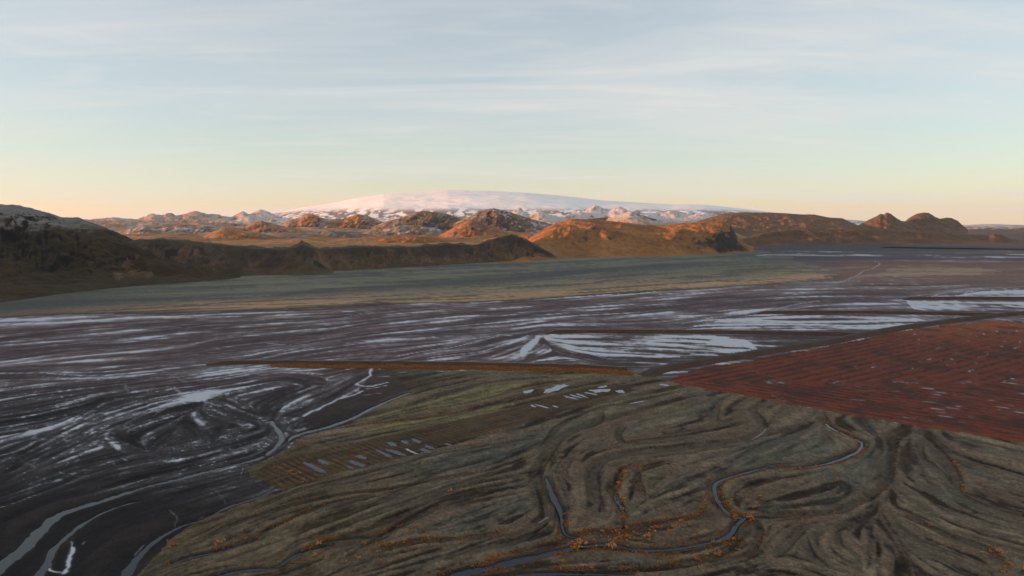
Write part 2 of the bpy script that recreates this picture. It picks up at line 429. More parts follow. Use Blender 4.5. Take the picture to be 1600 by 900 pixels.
# flow field from every traced line, as a double-angle field on a photo-space raster
FW, FH = 176, 64
fx_px = np.linspace(-160, 1760, FW); fy_px = 388 + (np.linspace(0, 1, FH) ** 1.0) * (940 - 388)
flow_lines = [c[0] for c in CH] + [r[1] for r in RIV] + [d[0] for d in DARK] + [i[0] for i in ICE[:21]]
flow_lines += [[(-160, 500), (300, 492), (700, 478), (1200, 448)], [(-160, 470), (300, 455), (800, 437), (1180, 405)], [(300, 440), (900, 415), (1180, 397)],
               [(1200, 425), (1700, 418)], [(1180, 395), (1700, 400)], [(860, 530), (1000, 533), (1180, 545)], [(900, 545), (1100, 552)], [(1100, 505), (1420, 505)], [(1430, 478), (1650, 480)],
               [(840, 526), (830, 545), (800, 560)], [(860, 526), (940, 560)], [(1310, 640), (1270, 650), (1230, 690)], [(1500, 690), (1600, 715), (1700, 740)], [(1510, 730), (1640, 770)], [(1560, 840), (1700, 870)],
               [(1200, 870), (1330, 895)], [(1220, 770), (1300, 745), (1340, 760)], [(1400, 750), (1470, 790)], [(1000, 670), (1100, 640)], [(700, 860), (780, 820), (830, 790)], [(1010, 790), (1110, 760)], [(1000, 740), (1110, 715)]]
fxg, fyg = np.meshgrid(fx_px, fy_px)
wxg, wyg = unproject(fxg, fyg)
acc_c = np.zeros(fxg.shape); acc_s = np.zeros(fxg.shape); acc_w = np.zeros(fxg.shape) + 1e-9
for ln in flow_lines:
    pp = smooth_line(np.array(ln, float), 4)
    ww = W(pp)
    for i in range(len(pp) - 1):
        mid = (pp[i] + pp[i + 1]) / 2
        e = ww[i + 1] - ww[i]
        th = 2 * math.atan2(e[1], e[0])
        d2 = (fxg - mid[0]) ** 2 + (2.2 * (fyg - mid[1])) ** 2
        w = np.linalg.norm(pp[i + 1] - pp[i]) / (d2 + 60.0) ** 1.5
        acc_c += w * math.cos(th); acc_s += w * math.sin(th); acc_w += w
fc = (acc_c / acc_w).astype(np.float32); fs = (acc_s / acc_w).astype(np.float32)


def bil(img, u, v):
    h, w = img.shape
    u = np.clip(u, 0, w - 1.001); v = np.clip(v, 0, h - 1.001)
    i = u.astype(np.int32); j = v.astype(np.int32)
    a = (u - i).astype(np.float32); b = (v - j).astype(np.float32)
    return (img[j, i] * (1 - a) + img[j, i + 1] * a) * (1 - b) + (img[j + 1, i] * (1 - a) + img[j + 1, i + 1] * a) * b


NT = 512
tile = rng.random((NT, NT)).astype(np.float32)
tile = (tile + np.roll(tile, 1, 0) + np.roll(tile, 1, 1) + np.roll(np.roll(tile, 1, 0), 1, 1)) / 4
tile_p = np.pad(tile, ((0, 1), (0, 1)), mode='wrap')


def samp(x, y):
    u = np.mod(x, NT); v = np.mod(y, NT)
    i = u.astype(np.int32) % NT; j = v.astype(np.int32) % NT
    a = (u - np.floor(u)).astype(np.float32); b = (v - np.floor(v)).astype(np.float32)
    return (tile_p[j, i] * (1 - a) + tile_p[j, i + 1] * a) * (1 - b) + (tile_p[j + 1, i] * (1 - a) + tile_p[j + 1, i + 1] * a) * b


lic_ok = infront & (gpy > 385) & (gpy < 1000) & (gpx > -250) & (gpx < 1850)


def lic(cell, step, n, off, ymin=385):
    """noise smeared along the flow: cell and step in metres (arrays or numbers)"""
    out = np.zeros(len(gx), np.float32)
    K = np.where(lic_ok & (gpy > ymin))[0]
    tot = np.zeros(len(K), np.float32)
    for s in (1, -1):
        x = gx[K].copy(); y = gy[K].copy()
        pdx = pdy = None
        for i in range(n):
            px, py = project(x, y)
            u = (px + 160) / 1920 * (FW - 1); v = (py - 388) / (940 - 388) * (FH - 1)
            th = 0.5 * np.arctan2(bil(fs, u, v), bil(fc, u, v))
            dx = np.cos(th); dy = np.sin(th)
            if pdx is None:
                sg = np.where(dx >= 0, s, -s)
            else:
                sg = np.where(dx * pdx + dy * pdy >= 0, 1, -1)
            dx = dx * sg; dy = dy * sg
            pdx, pdy = dx, dy
            tot += samp(x / cell + off, y / cell + off * 1.7) * (1 - i / n)
            x = x + dx * step; y = y + dy * step
    tot = tot - tot.mean()
    tot /= tot.std()
    out[K] = tot
    return out


gR = np.hypot(gx, gy)
LV = [lic(.95, 1.25, 10, 3.0, 590), lic(1.9, 2.4, 12, 40.0, 500), lic(4.0, 5.0, 10, 90.0, 440), lic(9.0, 12.0, 11, 150.0), lic(20.0, 28.0, 12, 220.0), lic(48.0, 60.0, 10, 300.0)]
lvl = np.clip(np.interp(np.log(np.maximum(gR, 1)), np.log([230, 330, 520, 860, 1500, 2600]), [0, .3, .95, 1.9, 3.0, 4.0]), 0, 5)


def level(off):
    l = np.clip(lvl + off, 0, 5); out = np.zeros(len(gx), np.float32)
    for i in range(6):
        w = np.clip(1 - np.abs(l - i), 0, 1).astype(np.float32)
        out += LV[i] * w
    return out


Lf, Lm, Lc = level(0), level(1), level(2)      # fine threads, bands, broad tongues, at the size the distance resolves
L1, L1b, L2, L3 = Lf, Lm, level(1.6), level(2.6)
del LV
print('lic', time.time() - T0)

# --- masks
n_sm0 = fbm(gx / 6 + 20, gy / 6, 3)
warp = 2.6 * fbm(gx / 45, gy / 45, 4)
wpx = gpx + warp * 7 * np.clip((gpy - 380) / 250, 0.1, 1.6) + L2 * 1.5
wpy = gpy + warp * 2.2 * np.clip((gpy - 380) / 250, 0.05, 1.6)
moss = inpoly(wpx, wpy, MOSS).astype(np.float32)
red = inpoly(gpx + warp * 3, gpy + warp * .8 + 1.3 * n_sm0, RED).astype(np.float32)
tipw = sstep(1050, 1250, gpx)
green = inpoly(wpx + tipw * (22 * Lm + 14 * Lf), gpy + warp * .6 + tipw * (2.2 * Lm + 1.8 * Lf), GREEN).astype(np.float32) * (1 - moss)
tan2 = inpoly(wpx, gpy + warp * .8, TAN2).astype(np.float32)
furrow = inpoly(gpx + warp * 2, gpy + warp * 1.2, FURROW).astype(np.float32)
red = red * (1 - 0)
moss = moss * (1 - red)
sand = (1 - moss) * (1 - red) * (1 - green)

n_big = fbm(gx / 60, gy / 60, 4)
n_mid = fbm(gx / 16 + 40, gy / 16, 4)
n_sm = fbm(gx / 5, gy / 5 + 70, 3)
n_huge = fbm(gx / 260 + 9, gy / 260, 3)


def C(r, g, b):
    return np.array([r, g, b], np.float32)


def mixc(a, b, t):
    t = np.clip(t, 0, 1)[:, None]
    return a * (1 - t) + b * t


N = len(gx)
# moss flats
col = np.tile(C(.196, .157, .110), (N, 1))
col = mixc(col, C(.275, .210, .146), sstep(.1, 1.5, .6 * L2 + .6 * L1 + .6 * n_mid + .5 * n_sm))
col = mixc(col, C(.085, .052, .028), sstep(.2, 1.5, -L1 * .8 - L1b * .45 - L2 * .2 + .5 * n_mid + .6 * n_sm) * .85)
col = mixc(col, C(.052, .036, .022), sstep(.75, 1.2, -L1b - .35 * L1 + .45 * n_mid) * .85)
col = mixc(col, C(.040, .028, .018), sstep(1.2, 1.6, -L1 + .3 * n_sm) * .75)
col = mixc(col, C(.30, .245, .165), sstep(.9, 1.6, L1b + .3 * L1) * .5)
col = mixc(col, C(.100, .122, .104), .55 * sstep(.35, 1.3, L3 * .75 + n_big * 1.4 + .2 * L2))
col = mixc(col, C(.165, .094, .062), .6 * sstep(.2, 1.3, -L3 * .6 + n_big * 1.2 + .6 * L1))
far_moss = sstep(700, 600, gpy)
col = mixc(col, C(.235, .188, .098), .55 * far_moss * sstep(-.6, .9, L2 + n_mid))
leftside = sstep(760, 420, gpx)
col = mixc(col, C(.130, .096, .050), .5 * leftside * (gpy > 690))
z = np.zeros(N, np.float32)
z += moss * (0.13 * L2 + 0.10 * L1 + .20 * np.clip(L1b, -1.8, 1.0) + .30 * n_big + 0.15 * n_mid + .08 * L3 + .12 * n_sm)
orange = np.zeros(N, np.float32)
pale = np.zeros(N, np.float32)
for pg in ([(575, 654), (650, 631), (740, 607), (825, 598), (818, 609), (740, 629), (650, 649)], [(560, 672), (650, 655), (740, 641), (795, 622), (800, 631), (740, 653), (640, 668), (560, 680)]):
    pale = np.maximum(pale, inpoly(wpx, gpy + warp * .8, pg).astype(np.float32))
col = mixc(col, C(.32, .285, .130), pale * .75 * sstep(-1.4, .6, Lf + .6 * Lm))
rw1 = 1.1 * fbm(gx / 20, gy / 20 + 31, 3); rw2 = 1.1 * fbm(gx / 20 + 17, gy / 20, 3)
rill = sstep(.80, .93, ridged(gx / 17 + rw1, gy / 23 + rw2, 3) + .04 * Lf) * sstep(-.45, .25, n_big + .5 * n_mid)
col = mixc(col, C(.050, .036, .024), rill * .45)
z -= moss * rill * .2
tus = fbm(gx / 2.2, gy / 2.8, 2)
col = col * (1 + .34 * tus).clip(.5, 1.6)[:, None]
z += moss * .10 * tus
wgy = 1.6 * fbm(gx / 14, gy / 14 + 7, 3) + .8 * n_sm
wgx = 1.6 * n_mid + .8 * n_sm
for pts, hw, depth, teal, fr in CH:
    p = smooth_line(W(pts), 5)
    hw = hw * .55
    k, d, _, sg = line_near(gx + wgx, gy + wgy, p, hw * 5)
    ms = moss[k]; nsm = n_sm[k]; nmd = n_mid[k]; l1 = L1[k]
    fade = np.minimum(sstep(0, 9 * hw, np.hypot(gx[k] - p[0, 0], gy[k] - p[0, 1])), sstep(0, 9 * hw, np.hypot(gx[k] - p[-1, 0], gy[k] - p[-1, 1])))
    if fr == 0:
        fade = fade * (.62 + .4 * sstep(-.4, .4, n_big[k]))
    prof = fade * sstep(hw * 1.5, hw * .55, d + .3 * l1)
    rim = fade * np.exp(-((d - 2.0 * hw) / (0.7 * hw)) ** 2)
    z[k] += ms * (-.38 * depth * prof + 0.03 * depth * rim)
    ccol = C(.058, .040, .025) * (1 - teal) + C(.072, .080, .066) * teal
    blend(col, k, ccol, fade * np.exp(-(d / (1.25 * hw)) ** 2) * (.55 + .45 * nsm + .30 * l1) * ms * .8)
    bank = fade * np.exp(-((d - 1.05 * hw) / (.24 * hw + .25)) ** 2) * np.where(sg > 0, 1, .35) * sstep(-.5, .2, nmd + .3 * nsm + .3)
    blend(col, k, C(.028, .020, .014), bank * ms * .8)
    blend(col, k, C(.270, .215, .140), rim * .18 * ms)
    if fr > 0:
        side = np.where(sg > 0, 1.0, .55)
        o = fr * side * np.exp(-((d - 1.25 * hw) / (.55 * hw)) ** 2) * sstep(-.25, .45, nsm + .6 * nmd)
        orange[k] = np.maximum(orange[k], o * ms)
brown2 = np.exp(-((gpx - 625) / 75) ** 2 - ((gpy - 597) / 17) ** 2)
col = mixc(col, C(.052, .038, .026), brown2 * (.85 + .3 * n_mid))
# furrowed plot
perp = np.array([-FDIR[1], FDIR[0]])
fph = (gx * perp[0] + gy * perp[1]) + .5 * n_mid
fr_s = np.sin(2 * np.pi * fph / 3.5)
z = np.where(furrow > 0, z * .3 + .13 * fr_s, z)
fcol = mixc(np.tile(C(.125, .085, .045), (N, 1)), C(.066, .046, .028), sstep(-.4, 1.2, -.7 * fr_s + 1.2 * n_mid + .7 * n_sm))
fcol = mixc(fcol, C(.26, .110, .038), .7 * sstep(.1, .9, fr_s * .7 + n_mid * 1.8 + n_sm - .3) * sstep(620, 470, gpx))
fcol = mixc(fcol, C(.30, .120, .038), .45 * sstep(.3, .9, fr_s + n_mid * 1.4 - .4))
col = mixc(col, fcol, furrow * .9)
col = mixc(col, C(.36, .120, .030), orange * .5)

# black sand and the brown-violet outwash plain
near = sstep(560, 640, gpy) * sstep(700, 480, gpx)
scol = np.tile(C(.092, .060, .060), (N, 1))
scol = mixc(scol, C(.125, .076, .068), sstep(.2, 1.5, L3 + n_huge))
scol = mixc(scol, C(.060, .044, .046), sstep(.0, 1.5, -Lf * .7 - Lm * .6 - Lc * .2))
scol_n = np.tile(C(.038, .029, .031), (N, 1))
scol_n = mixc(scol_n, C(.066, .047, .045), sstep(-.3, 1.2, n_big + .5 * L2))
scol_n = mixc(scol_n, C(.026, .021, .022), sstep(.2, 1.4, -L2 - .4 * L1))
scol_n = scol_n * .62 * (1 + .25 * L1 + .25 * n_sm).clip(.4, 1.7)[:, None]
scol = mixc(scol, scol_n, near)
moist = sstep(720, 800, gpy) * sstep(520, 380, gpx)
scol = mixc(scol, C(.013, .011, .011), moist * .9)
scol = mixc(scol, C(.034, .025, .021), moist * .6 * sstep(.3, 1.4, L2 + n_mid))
brown_r = inpoly(wpx, wpy, [(590, 574), (640, 576), (700, 590), (640, 612), (560, 660), (480, 665), (470, 650), (560, 612)]).astype(np.float32)
scol = mixc(scol, C(.042, .030, .025), brown_r * (.6 + .25 * L2 + .2 * n_mid).clip(0, 1))
# behind the dykes: silt
for pg, cc in (([(1190, 533), (1350, 523), (1300, 537), (1180, 556), (1040, 580), (985, 577), (900, 571), (1000, 562)], C(.050, .036, .032)), ([(1430, 500), (1545, 493), (1480, 503), (1400, 515), (1330, 523), (1300, 519)], C(.085, .066, .050))):
    scol = mixc(scol, cc, inpoly(wpx, gpy + warp * .3, pg).astype(np.float32) * .85)
# far plain
blk = sstep(412, 400, gpy + warp * 1.2) * sstep(1120, 1230, gpx)
scol = mixc(scol, C(.058, .054, .066), blk)
rb = sstep(404, 416, gpy + warp) * sstep(446, 436, gpy) * sstep(1290, 1340, gpx)
scol = mixc(scol, C(.19, .098, .066), rb * .8)
scol = mixc(scol, C(.36, .25, .14), tan2 * sstep(-.9, 1.1, Lf + .8 * Lm) * .62)
# green plain
t_edge = np.interp(gpx, [p[0] for p in GREEN[:14]], [p[1] for p in GREEN[:14]])
t_top = np.interp(gpx, [-900, 0, 345, 520, 870, 1050, 1178, 1300], [480, 472, 436, 424, 404, 400, 393, 385])
tt = (gpy - t_top) / np.maximum(t_edge - t_top, 4)
gcol = mixc(np.tile(C(.165, .163, .122), (N, 1)), C(.45, .290, .155), sstep(.45, .95, tt + .09 * Lm + .07 * Lf))
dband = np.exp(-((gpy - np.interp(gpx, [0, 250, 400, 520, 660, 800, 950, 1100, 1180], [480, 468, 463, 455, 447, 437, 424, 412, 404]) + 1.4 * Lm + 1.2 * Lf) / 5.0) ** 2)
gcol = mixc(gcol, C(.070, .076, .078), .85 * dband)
gcol = mixc(gcol, C(.075, .074, .066), .85 * sstep(.1, 1.3, .8 * Lf + .5 * Lm + .7 * n_big))
gcol = mixc(gcol, C(.26, .21, .13), .6 * sstep(.4, 1.4, -Lf * .8 - .5 * Lm + .8 * n_big))
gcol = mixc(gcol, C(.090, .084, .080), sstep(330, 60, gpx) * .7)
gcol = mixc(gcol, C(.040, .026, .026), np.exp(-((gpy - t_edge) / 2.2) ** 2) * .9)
# red plot with two sets of rows
r_a, r_b = W([(1090, 577), (1480, 507)])
rd = (r_b - r_a) / np.linalg.norm(r_b - r_a)
r_c, r_d = W([(1200, 625), (1600, 692)])
rd2 = (r_d - r_c) / np.linalg.norm(r_d - r_c)
up_block = gpy + warp * 1.5 < 597
ph1 = (-(gx - r_a[0]) * rd[1] + (gy - r_a[1]) * rd[0]) + 2.5 * n_big + 1.8 * n_mid
ph2 = (-(gx - r_c[0]) * rd2[1] + (gy - r_c[1]) * rd2[0]) + 2.5 * n_big + 1.8 * n_mid
rowamp = .45 + .55 * sstep(-.25, .35, fbm(gx / 45 + 11, gy / 45, 3))
row = rowamp * np.where(up_block, np.sin(2 * np.pi * ph1 / 10.5), np.sin(2 * np.pi * ph2 / 8.5))
rcol = mixc(np.tile(C(.160, .042, .022), (N, 1)), C(.052, .022, .015), sstep(-.1, .8, -row + .7 * n_mid + .5 * n_sm))
rcol = mixc(rcol, C(.32, .11, .04), .6 * sstep(545, 505, gpy + 8 * n_big) * sstep(1300, 1500, gpx))
rcol = mixc(rcol, C(.060, .030, .020), .85 * sstep(.1, .5, fbm(gx / 30 + 3, gy / 42, 4) * 1.4 + .05))
edge_d = np.full(N, 99., np.float32)
ek, ed, _, _ = line_near(gx, gy, W([(1010, 586), (1075, 603), (1200, 625), (1330, 650), (1450, 668), (1600, 692), (1800, 730)]), 30)
edge_d[ek] = ed
rcol = mixc(rcol, C(.25, .066, .030), (.45 + .8 * n_sm) * np.exp(-(edge_d / 7.) ** 2) * .8)
z += red * (.25 * row + .2 * n_mid)

col = col * C(.60, .575, .53) * (1 + .20 * L1 + .16 * n_sm).clip(.5, 1.6)[:, None]
gcol *= .88
rcol *= C(.95, .80, .72)
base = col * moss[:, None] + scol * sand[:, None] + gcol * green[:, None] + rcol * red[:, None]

# frost and ice
frost = np.zeros(N, np.float32)
streak = sstep(.45, 1.5, L2 * .8 + .6 * L1b + .25 * L3) + .5 * sstep(1.0, 1.7, L1b)
midplain = sand * (.35 + .65 * sstep(425, 465, gpy)) * sstep(388, 396, gpy) * (1 - moist) * (1 - brown_r)
fine = .13 + .19 * Lf + .09 * Lm + .03 * Lc + .08 * n_huge
frost += midplain * (np.clip(fine, 0, .55) + .20 * sstep(1.2, 2.1, Lm * .5 + .9 * Lf)) * (1 - .9 * near)
dend = sstep(.45, .8, ridged(gx / 30 + .5 * n_mid, gy / 30 + .5 * n_sm, 4) + .10 * L2) * sstep(-.1, .5, n_big + .25)
veins = sstep(.80, .95, ridged(gx / 26 + .5 * n_mid, gy / 34 + .4 * n_mid, 3) + .05 * L1b) * sstep(-.35, .3, n_big + .2 * n_mid)
frost += (.10 * veins + .10 * sstep(.9, 1.7, L1b + .3 * L1)) * near * sand * (1 - moist) * (1 - brown_r)
frost += .10 * near * sand * dend * (1 - moist) * (1 - brown_r)
swx = gx / 13 + 1.3 * fbm(gx / 30, gy / 30 + 4, 3); swy = gy / 17 + 1.3 * fbm(gx / 30 + 8, gy / 30, 3)
swirl = fbm(swx, swy, 5) + .22 * L1b + .12 * L1
mott = sstep(.05, .75, fbm(gx / 11 + 3, gy / 15, 5) * 1.2 + .35 * L2 + .2 * L1 + .15 * n_big)
frost += near * sand * (.28 * sstep(.25, .95, swirl + .25 * Lf) + .05 + .06 * Lf + .42 * sstep(.80, .96, ridged(swx * 1.5, swy * 1.5, 4) + .05 * Lf) * sstep(-.5, .2, n_big + n_mid * .5)) * (1 - moist) * (1 - brown_r)
frost += blk * .30 * sstep(1.4, 2.6, Lf + .6 * Lm + 1.2 * n_big) * sstep(388, 394, gpy)
for pg, st in FAN:
    m = inpoly(wpx * .5 + gpx * .5, gpy + warp * .35, pg).astype(np.float32) * sand
    frost += m * st * (.36 + .24 * Lf + .20 * Lm + .2 * n_mid).clip(0, 1.1)
for pts, hw, st in ICE:
    cx, cy = np.mean(pts, 0)
    hw = hw * (.48 if hw > 2.5 else .7)
    if cx < 420 and 588 < cy < 760:
        st *= .6
    k, d, _, _ = line_near(gx + .5 * hw * n_sm + (2.0 + .8 * hw) * n_mid, gy + (1.6 + 1.2 * hw) * n_mid + .7 * hw * n_sm, smooth_line(W(pts), 5), hw * 3)
    frost[k] = np.maximum(frost[k], st * np.exp(-(d / hw) ** 2) * (.8 + .35 * n_sm[k]))
rowgap = sstep(.35, .75, -row) * sstep(.15, .55, fbm(gx / 24 + 50, gy / 24, 3) + .34 * sstep(1280, 1450, gpx) - .16 * up_block + .12)
al = np.where(up_block, gx * rd[0] + gy * rd[1], gx * rd2[0] + gy * rd2[1]); ac = np.where(up_block, ph1, ph2)
frost += red * (.40 + .15 * sstep(1300, 1500, gpx)) * rowgap * sstep(-.2, .35, fbm(al / 16, ac / 5, 3))
pud = np.exp(-((gpy - 597 + warp) / 3.0) ** 2) * sstep(.1, .5, np.sin(gx / 7.5) + n_mid * 1.3 - .2)
frost += red * .34 * pud * (gpx > 1190) * sstep(-.1, .3, n_sm + n_mid)
dk = np.zeros(N, np.float32)
for pts, hw in DARK:
    k, d, _, _ = line_near(gx + 1.5 * n_sm + 3 * n_mid, gy + 3 * n_mid, smooth_line(W(pts), 5), hw * 3)
    a = .8 * np.exp(-(d / (hw * .45)) ** 2)
    dk[k] = np.maximum(dk[k], a)
z -= sand * .6 * dk
frost *= (1 - .85 * dk * sand)
base = mixc(base, C(.018, .015, .017), dk * .8 * sand)
z += sand * (.18 * L2 + .12 * L1 + .3 * n_big + .2 * n_mid) * (1 - moist * .4)
z += green * .15 * L2
z *= np.clip(1.3 - np.hypot(gx, gy) / 4000, 0.15, 1)

# water beds
RIVW = []
for name, pts, hw in RIV:
    p = W(pts)
    ps = smooth_line(p, 7)
    hs = np.interp(np.linspace(0, len(hw) - 1, len(ps)), np.arange(len(hw)), hw)
    hs = hs * .48 * (1 + .30 * fbm(np.arange(len(ps)) / 6. + 3 * len(RIVW), np.zeros(len(ps)), 3))
    RIVW.append((name, ps, hs))
    k, d, wv, _ = line_near(gx, gy, ps, hs.max() * 2 + 9, hs)
    d = d + (.55 * wv + .35) * n_mid[k] * 1.3 + (.45 * wv + .35) * n_sm[k]
    z[k] = z[k] * (1 - sstep(wv + 6, wv + 1.0, d) * .85)
    z[k] -= 1.1 * sstep(wv + 1.0, wv * .75, d)
    blend(base, k, C(.030, .025, .022), sstep(wv * 1.3 + 1.6, wv + .2, d) * .8)
    frost[k] *= 1 - sstep(wv + 1.2, wv, d) * .8
PONDW = []
for a, b, hw, ice in POND:
    p = W([a, b])
    PONDW.append((p, hw, ice))
    pl = np.array([p[0], p[0] * .5 + p[1] * .5, p[1]])
    k, d, _, _ = line_near(gx, gy, pl, hw + 3)
    m = sstep(hw + 1.6, hw + .2, d)
    z[k] = z[k] * (1 - m) - .30 * m
# flatten under the dykes
DYKEW = []
for name, pts, hgt, top in DYKES:
    p = smooth_line(W(pts), 8)
    DYKEW.append((name, p, hgt, top))
    k, d, _, _ = line_near(gx, gy, p, 30)
    m = sstep(26, 14, d)
    z[k] = z[k] * (1 - m) - .05 * m

frost = np.clip(frost, 0, 1)
gz = z.astype(np.float32)
print('ground fields', time.time() - T0)


def mesh_from(name, co, faces, attrs=None, smooth=True):
    me = bpy.data.meshes.new(name)
    co = np.asarray(co, np.float32); faces = np.asarray(faces, np.int32)
    nv, nf, k = len(co), len(faces), faces.shape[1]
    me.vertices.add(nv); me.vertices.foreach_set('co', co.ravel())
    me.loops.add(nf * k); me.loops.foreach_set('vertex_index', faces.ravel())
    me.polygons.add(nf); me.polygons.foreach_set('loop_start', np.arange(0, nf * k, k, dtype=np.int32))
    try:
        me.polygons.foreach_set('loop_total', np.full(nf, k, np.int32))
    except Exception:
        pass
    me.polygons.foreach_set('use_smooth', np.full(nf, smooth))
    me.update(calc_edges=True)
    for an, (ty, data) in (attrs or {}).items():
        at = me.attributes.new(an, ty, 'POINT')
        if ty == 'FLOAT':
            at.data.foreach_set('value', np.asarray(data, np.float32).ravel())
        else:
            at.data.foreach_set('color', np.concatenate([data, np.ones((nv, 1))], 1).astype(np.float32).ravel())
    return me


def grid_faces(nr, nc, wrap=False):
    r = np.arange(nr - 1)[:, None]; c = np.arange(nc if wrap else nc - 1)[None]
    c2 = (c + 1) % nc
    return np.stack([r * nc + c, r * nc + c2, (r + 1) * nc + c2, (r + 1) * nc + c], -1).reshape(-1, 4)


def link(name, me, mat, parent=None, **props):
    o = bpy.data.objects.new(name, me)
    COL.objects.link(o)
    if mat is not None and len(me.materials) == 0:
        me.materials.append(mat)
    if parent is not None:
        o.parent = parent
    for k, v in props.items():
        o[k] = v
    return o


# ------------------------------------------------------------------ materials
class Mat:
    def __init__(s, name, rough=.95, spec=.2):
        s.m = bpy.data.materials.new(name); s.m.use_nodes = True
        s.n = s.m.node_tree.nodes; s.l = s.m.node_tree.links
        s.b = s.n['Principled BSDF']
        s.b.inputs['Roughness'].default_value = rough
        s.b.inputs['Specular IOR Level'].default_value = spec

    def node(s, t, **kw):
        n = s.n.new(t)
        for k, v in kw.items():
            setattr(n, k, v)
        return n

    def attr(s, name):
        return s.node('ShaderNodeAttribute', attribute_name=name)

    def noise(s, scale, detail=5, rough=.6, stretch=None, dist=0):
        g = s.node('ShaderNodeNewGeometry')
        v = g.outputs['Position']
        if stretch:
            mp = s.node('ShaderNodeMapping'); mp.inputs['Scale'].default_value = stretch
            s.l.new(v, mp.inputs[0]); v = mp.outputs[0]
        n = s.node('ShaderNodeTexNoise')
        n.inputs['Scale'].default_value = scale; n.inputs['Detail'].default_value = detail
        n.inputs['Roughness'].default_value = rough; n.inputs['Distortion'].default_value = dist
        s.l.new(v, n.inputs['Vector'])
        return n.outputs['Fac']

    def ramp(s, v, lo, hi, a=0., b=1.):
        r = s.node('ShaderNodeMapRange')
        for k, x in (('From Min', lo), ('From Max', hi), ('To Min', a), ('To Max', b)):
            r.inputs[k].default_value = x
        s.l.new(v, r.inputs['Value'])
        return r.outputs[0]

    def math(s, op, a, b):
        n = s.node('ShaderNodeMath', operation=op)
        for i, v in enumerate((a, b)):
            if isinstance(v, (int, float)):
                n.inputs[i].default_value = v
            else:
                s.l.new(v, n.inputs[i])
        return n.outputs[0]

    def mix(s, f, a, b, blend='MIX'):
        n = s.node('ShaderNodeMix', data_type='RGBA', blend_type=blend)
        for i, v in ((0, f), (6, a), (7, b)):
            if isinstance(v, (int, float)):
                n.inputs[i].default_value = v
            elif isinstance(v, tuple):
                n.inputs[i].default_value = (*v, 1) if len(v) == 3 else v
            else:
                s.l.new(v, n.inputs[i])
        return n.outputs[2]

    def color(s, c):
        if isinstance(c, tuple):
            s.b.inputs['Base Color'].default_value = (*c, 1)
        else:
            s.l.new(c, s.b.inputs['Base Color'])

    def bump(s, h, strength, dist):
        n = s.node('ShaderNodeBump')
        n.inputs['Strength'].default_value = strength; n.inputs['Distance'].default_value = dist
        s.l.new(h, n.inputs['Height']); s.l.new(n.outputs[0], s.b.inputs['Normal'])


def gray(m, v):
    c = m.node('ShaderNodeCombineColor')
    for i in range(3):
        m.l.new(v, c.inputs[i])
    return c.outputs[0]


M_ground = Mat('ground_soil_moss_sand')
m = M_ground
n1 = m.noise(.9, 7, .75)
n2 = m.noise(.12, 6, .7)
var = m.math('MULTIPLY', m.ramp(n1, .3, .7, .42, 1.60), m.ramp(n2, .3, .7, .70, 1.30))
c1 = m.mix(1.0, m.attr('soil').outputs['Color'], gray(m, var), 'MULTIPLY')
fr = m.attr('frost').outputs['Fac']
n3 = m.noise(.35, 6, .7, (1, .6, 1))
brk = m.math('ADD', m.math('MULTIPLY', fr, 1.5), m.math('ADD', m.math('MULTIPLY', m.ramp(n3, .3, .7, -.5, .5), .30), m.math('MULTIPLY', m.ramp(n1, .3, .7, -.5, .5), .40)))
fr2 = m.math('ADD', m.math('MULTIPLY', m.ramp(brk, .20, .95), m.math('MINIMUM', m.math('MULTIPLY', fr, 1.3), .8)), m.math('MULTIPLY', fr, .35))
c2 = m.mix(fr2, c1, (.52, .53, .57))
m.color(c2)
m.bump(n1, .5, .35)

M_hill = Mat('hill_grass_rock_snow')
m = M_hill
n1 = m.noise(.05, 8, .68); n2 = m.noise(.008, 5, .6)
var = m.math('MULTIPLY', m.ramp(n1, .3, .7, .62, 1.4), m.ramp(n2, .3, .7, .8, 1.2))
c1 = m.mix(1.0, m.attr('soil').outputs['Color'], gray(m, var), 'MULTIPLY')
sn = m.attr('frost').outputs['Fac']
c2 = m.mix(m.math('MULTIPLY', sn, m.ramp(n1, .3, .55, .7, 1.08)), c1, (.80, .82, .86))
m.color(c2)
m.bump(n1, .6, 6.0)

M_snow = Mat('ice_cap_snow', rough=.8)
m = M_snow
n1 = m.noise(.0035, 7, .6, (1, .35, 1)); n2 = m.noise(.02, 6, .6)
c1 = m.mix(m.ramp(n1, .35, .65), (.84, .85, .87), (.93, .93, .93))
c2 = m.mix(m.attr('frost').outputs['Fac'], m.mix(m.ramp(n2, .3, .7), (.04, .035, .035), (.08, .065, .06)), c1)
m.color(c2)
n4 = m.noise(.0012, 5, .55, (.5, 1.6, 1))
m.bump(n4, .6, 240.0)

# ------------------------------------------------------------------ ground object
co = np.stack([gx, gy, gz], 1)
faces = grid_faces(NR, NA, wrap=True)[:, ::-1]
ci = len(co)
co = np.vstack([co, [[0, 0, 0]]])
base_all = np.vstack([base, base[:1]]); frost_all = np.concatenate([frost, [0]])
tri = np.stack([np.full(NA, ci), np.arange(NA), (np.arange(NA) + 1) % NA, (np.arange(NA) + 1) % NA], 1)
me = mesh_from('ground', co, faces, {'soil': ('FLOAT_COLOR', base_all), 'frost': ('FLOAT', frost_all)})
ground = link('ground', me, M_ground.m, kind='structure')
ground['label'] = 'wide river plain of moss, black sand, frost and red scrub'
print('ground built', time.time() - T0)


def ground_z(x, y):
    """height of the ground at points, from the polar grid"""
    r = np.hypot(x, y); a = np.arctan2(x, y)
    i = np.clip(np.searchsorted(R, r), 1, NR - 1); j = np.clip(np.searchsorted(az_f, a), 1, len(az_f) - 1)
    Z = gz.reshape(NR, NA)
    t = np.clip((r - R[i - 1]) / (R[i] - R[i - 1]), 0, 1)
    return Z[i - 1, j] * (1 - t) + Z[i, j] * t


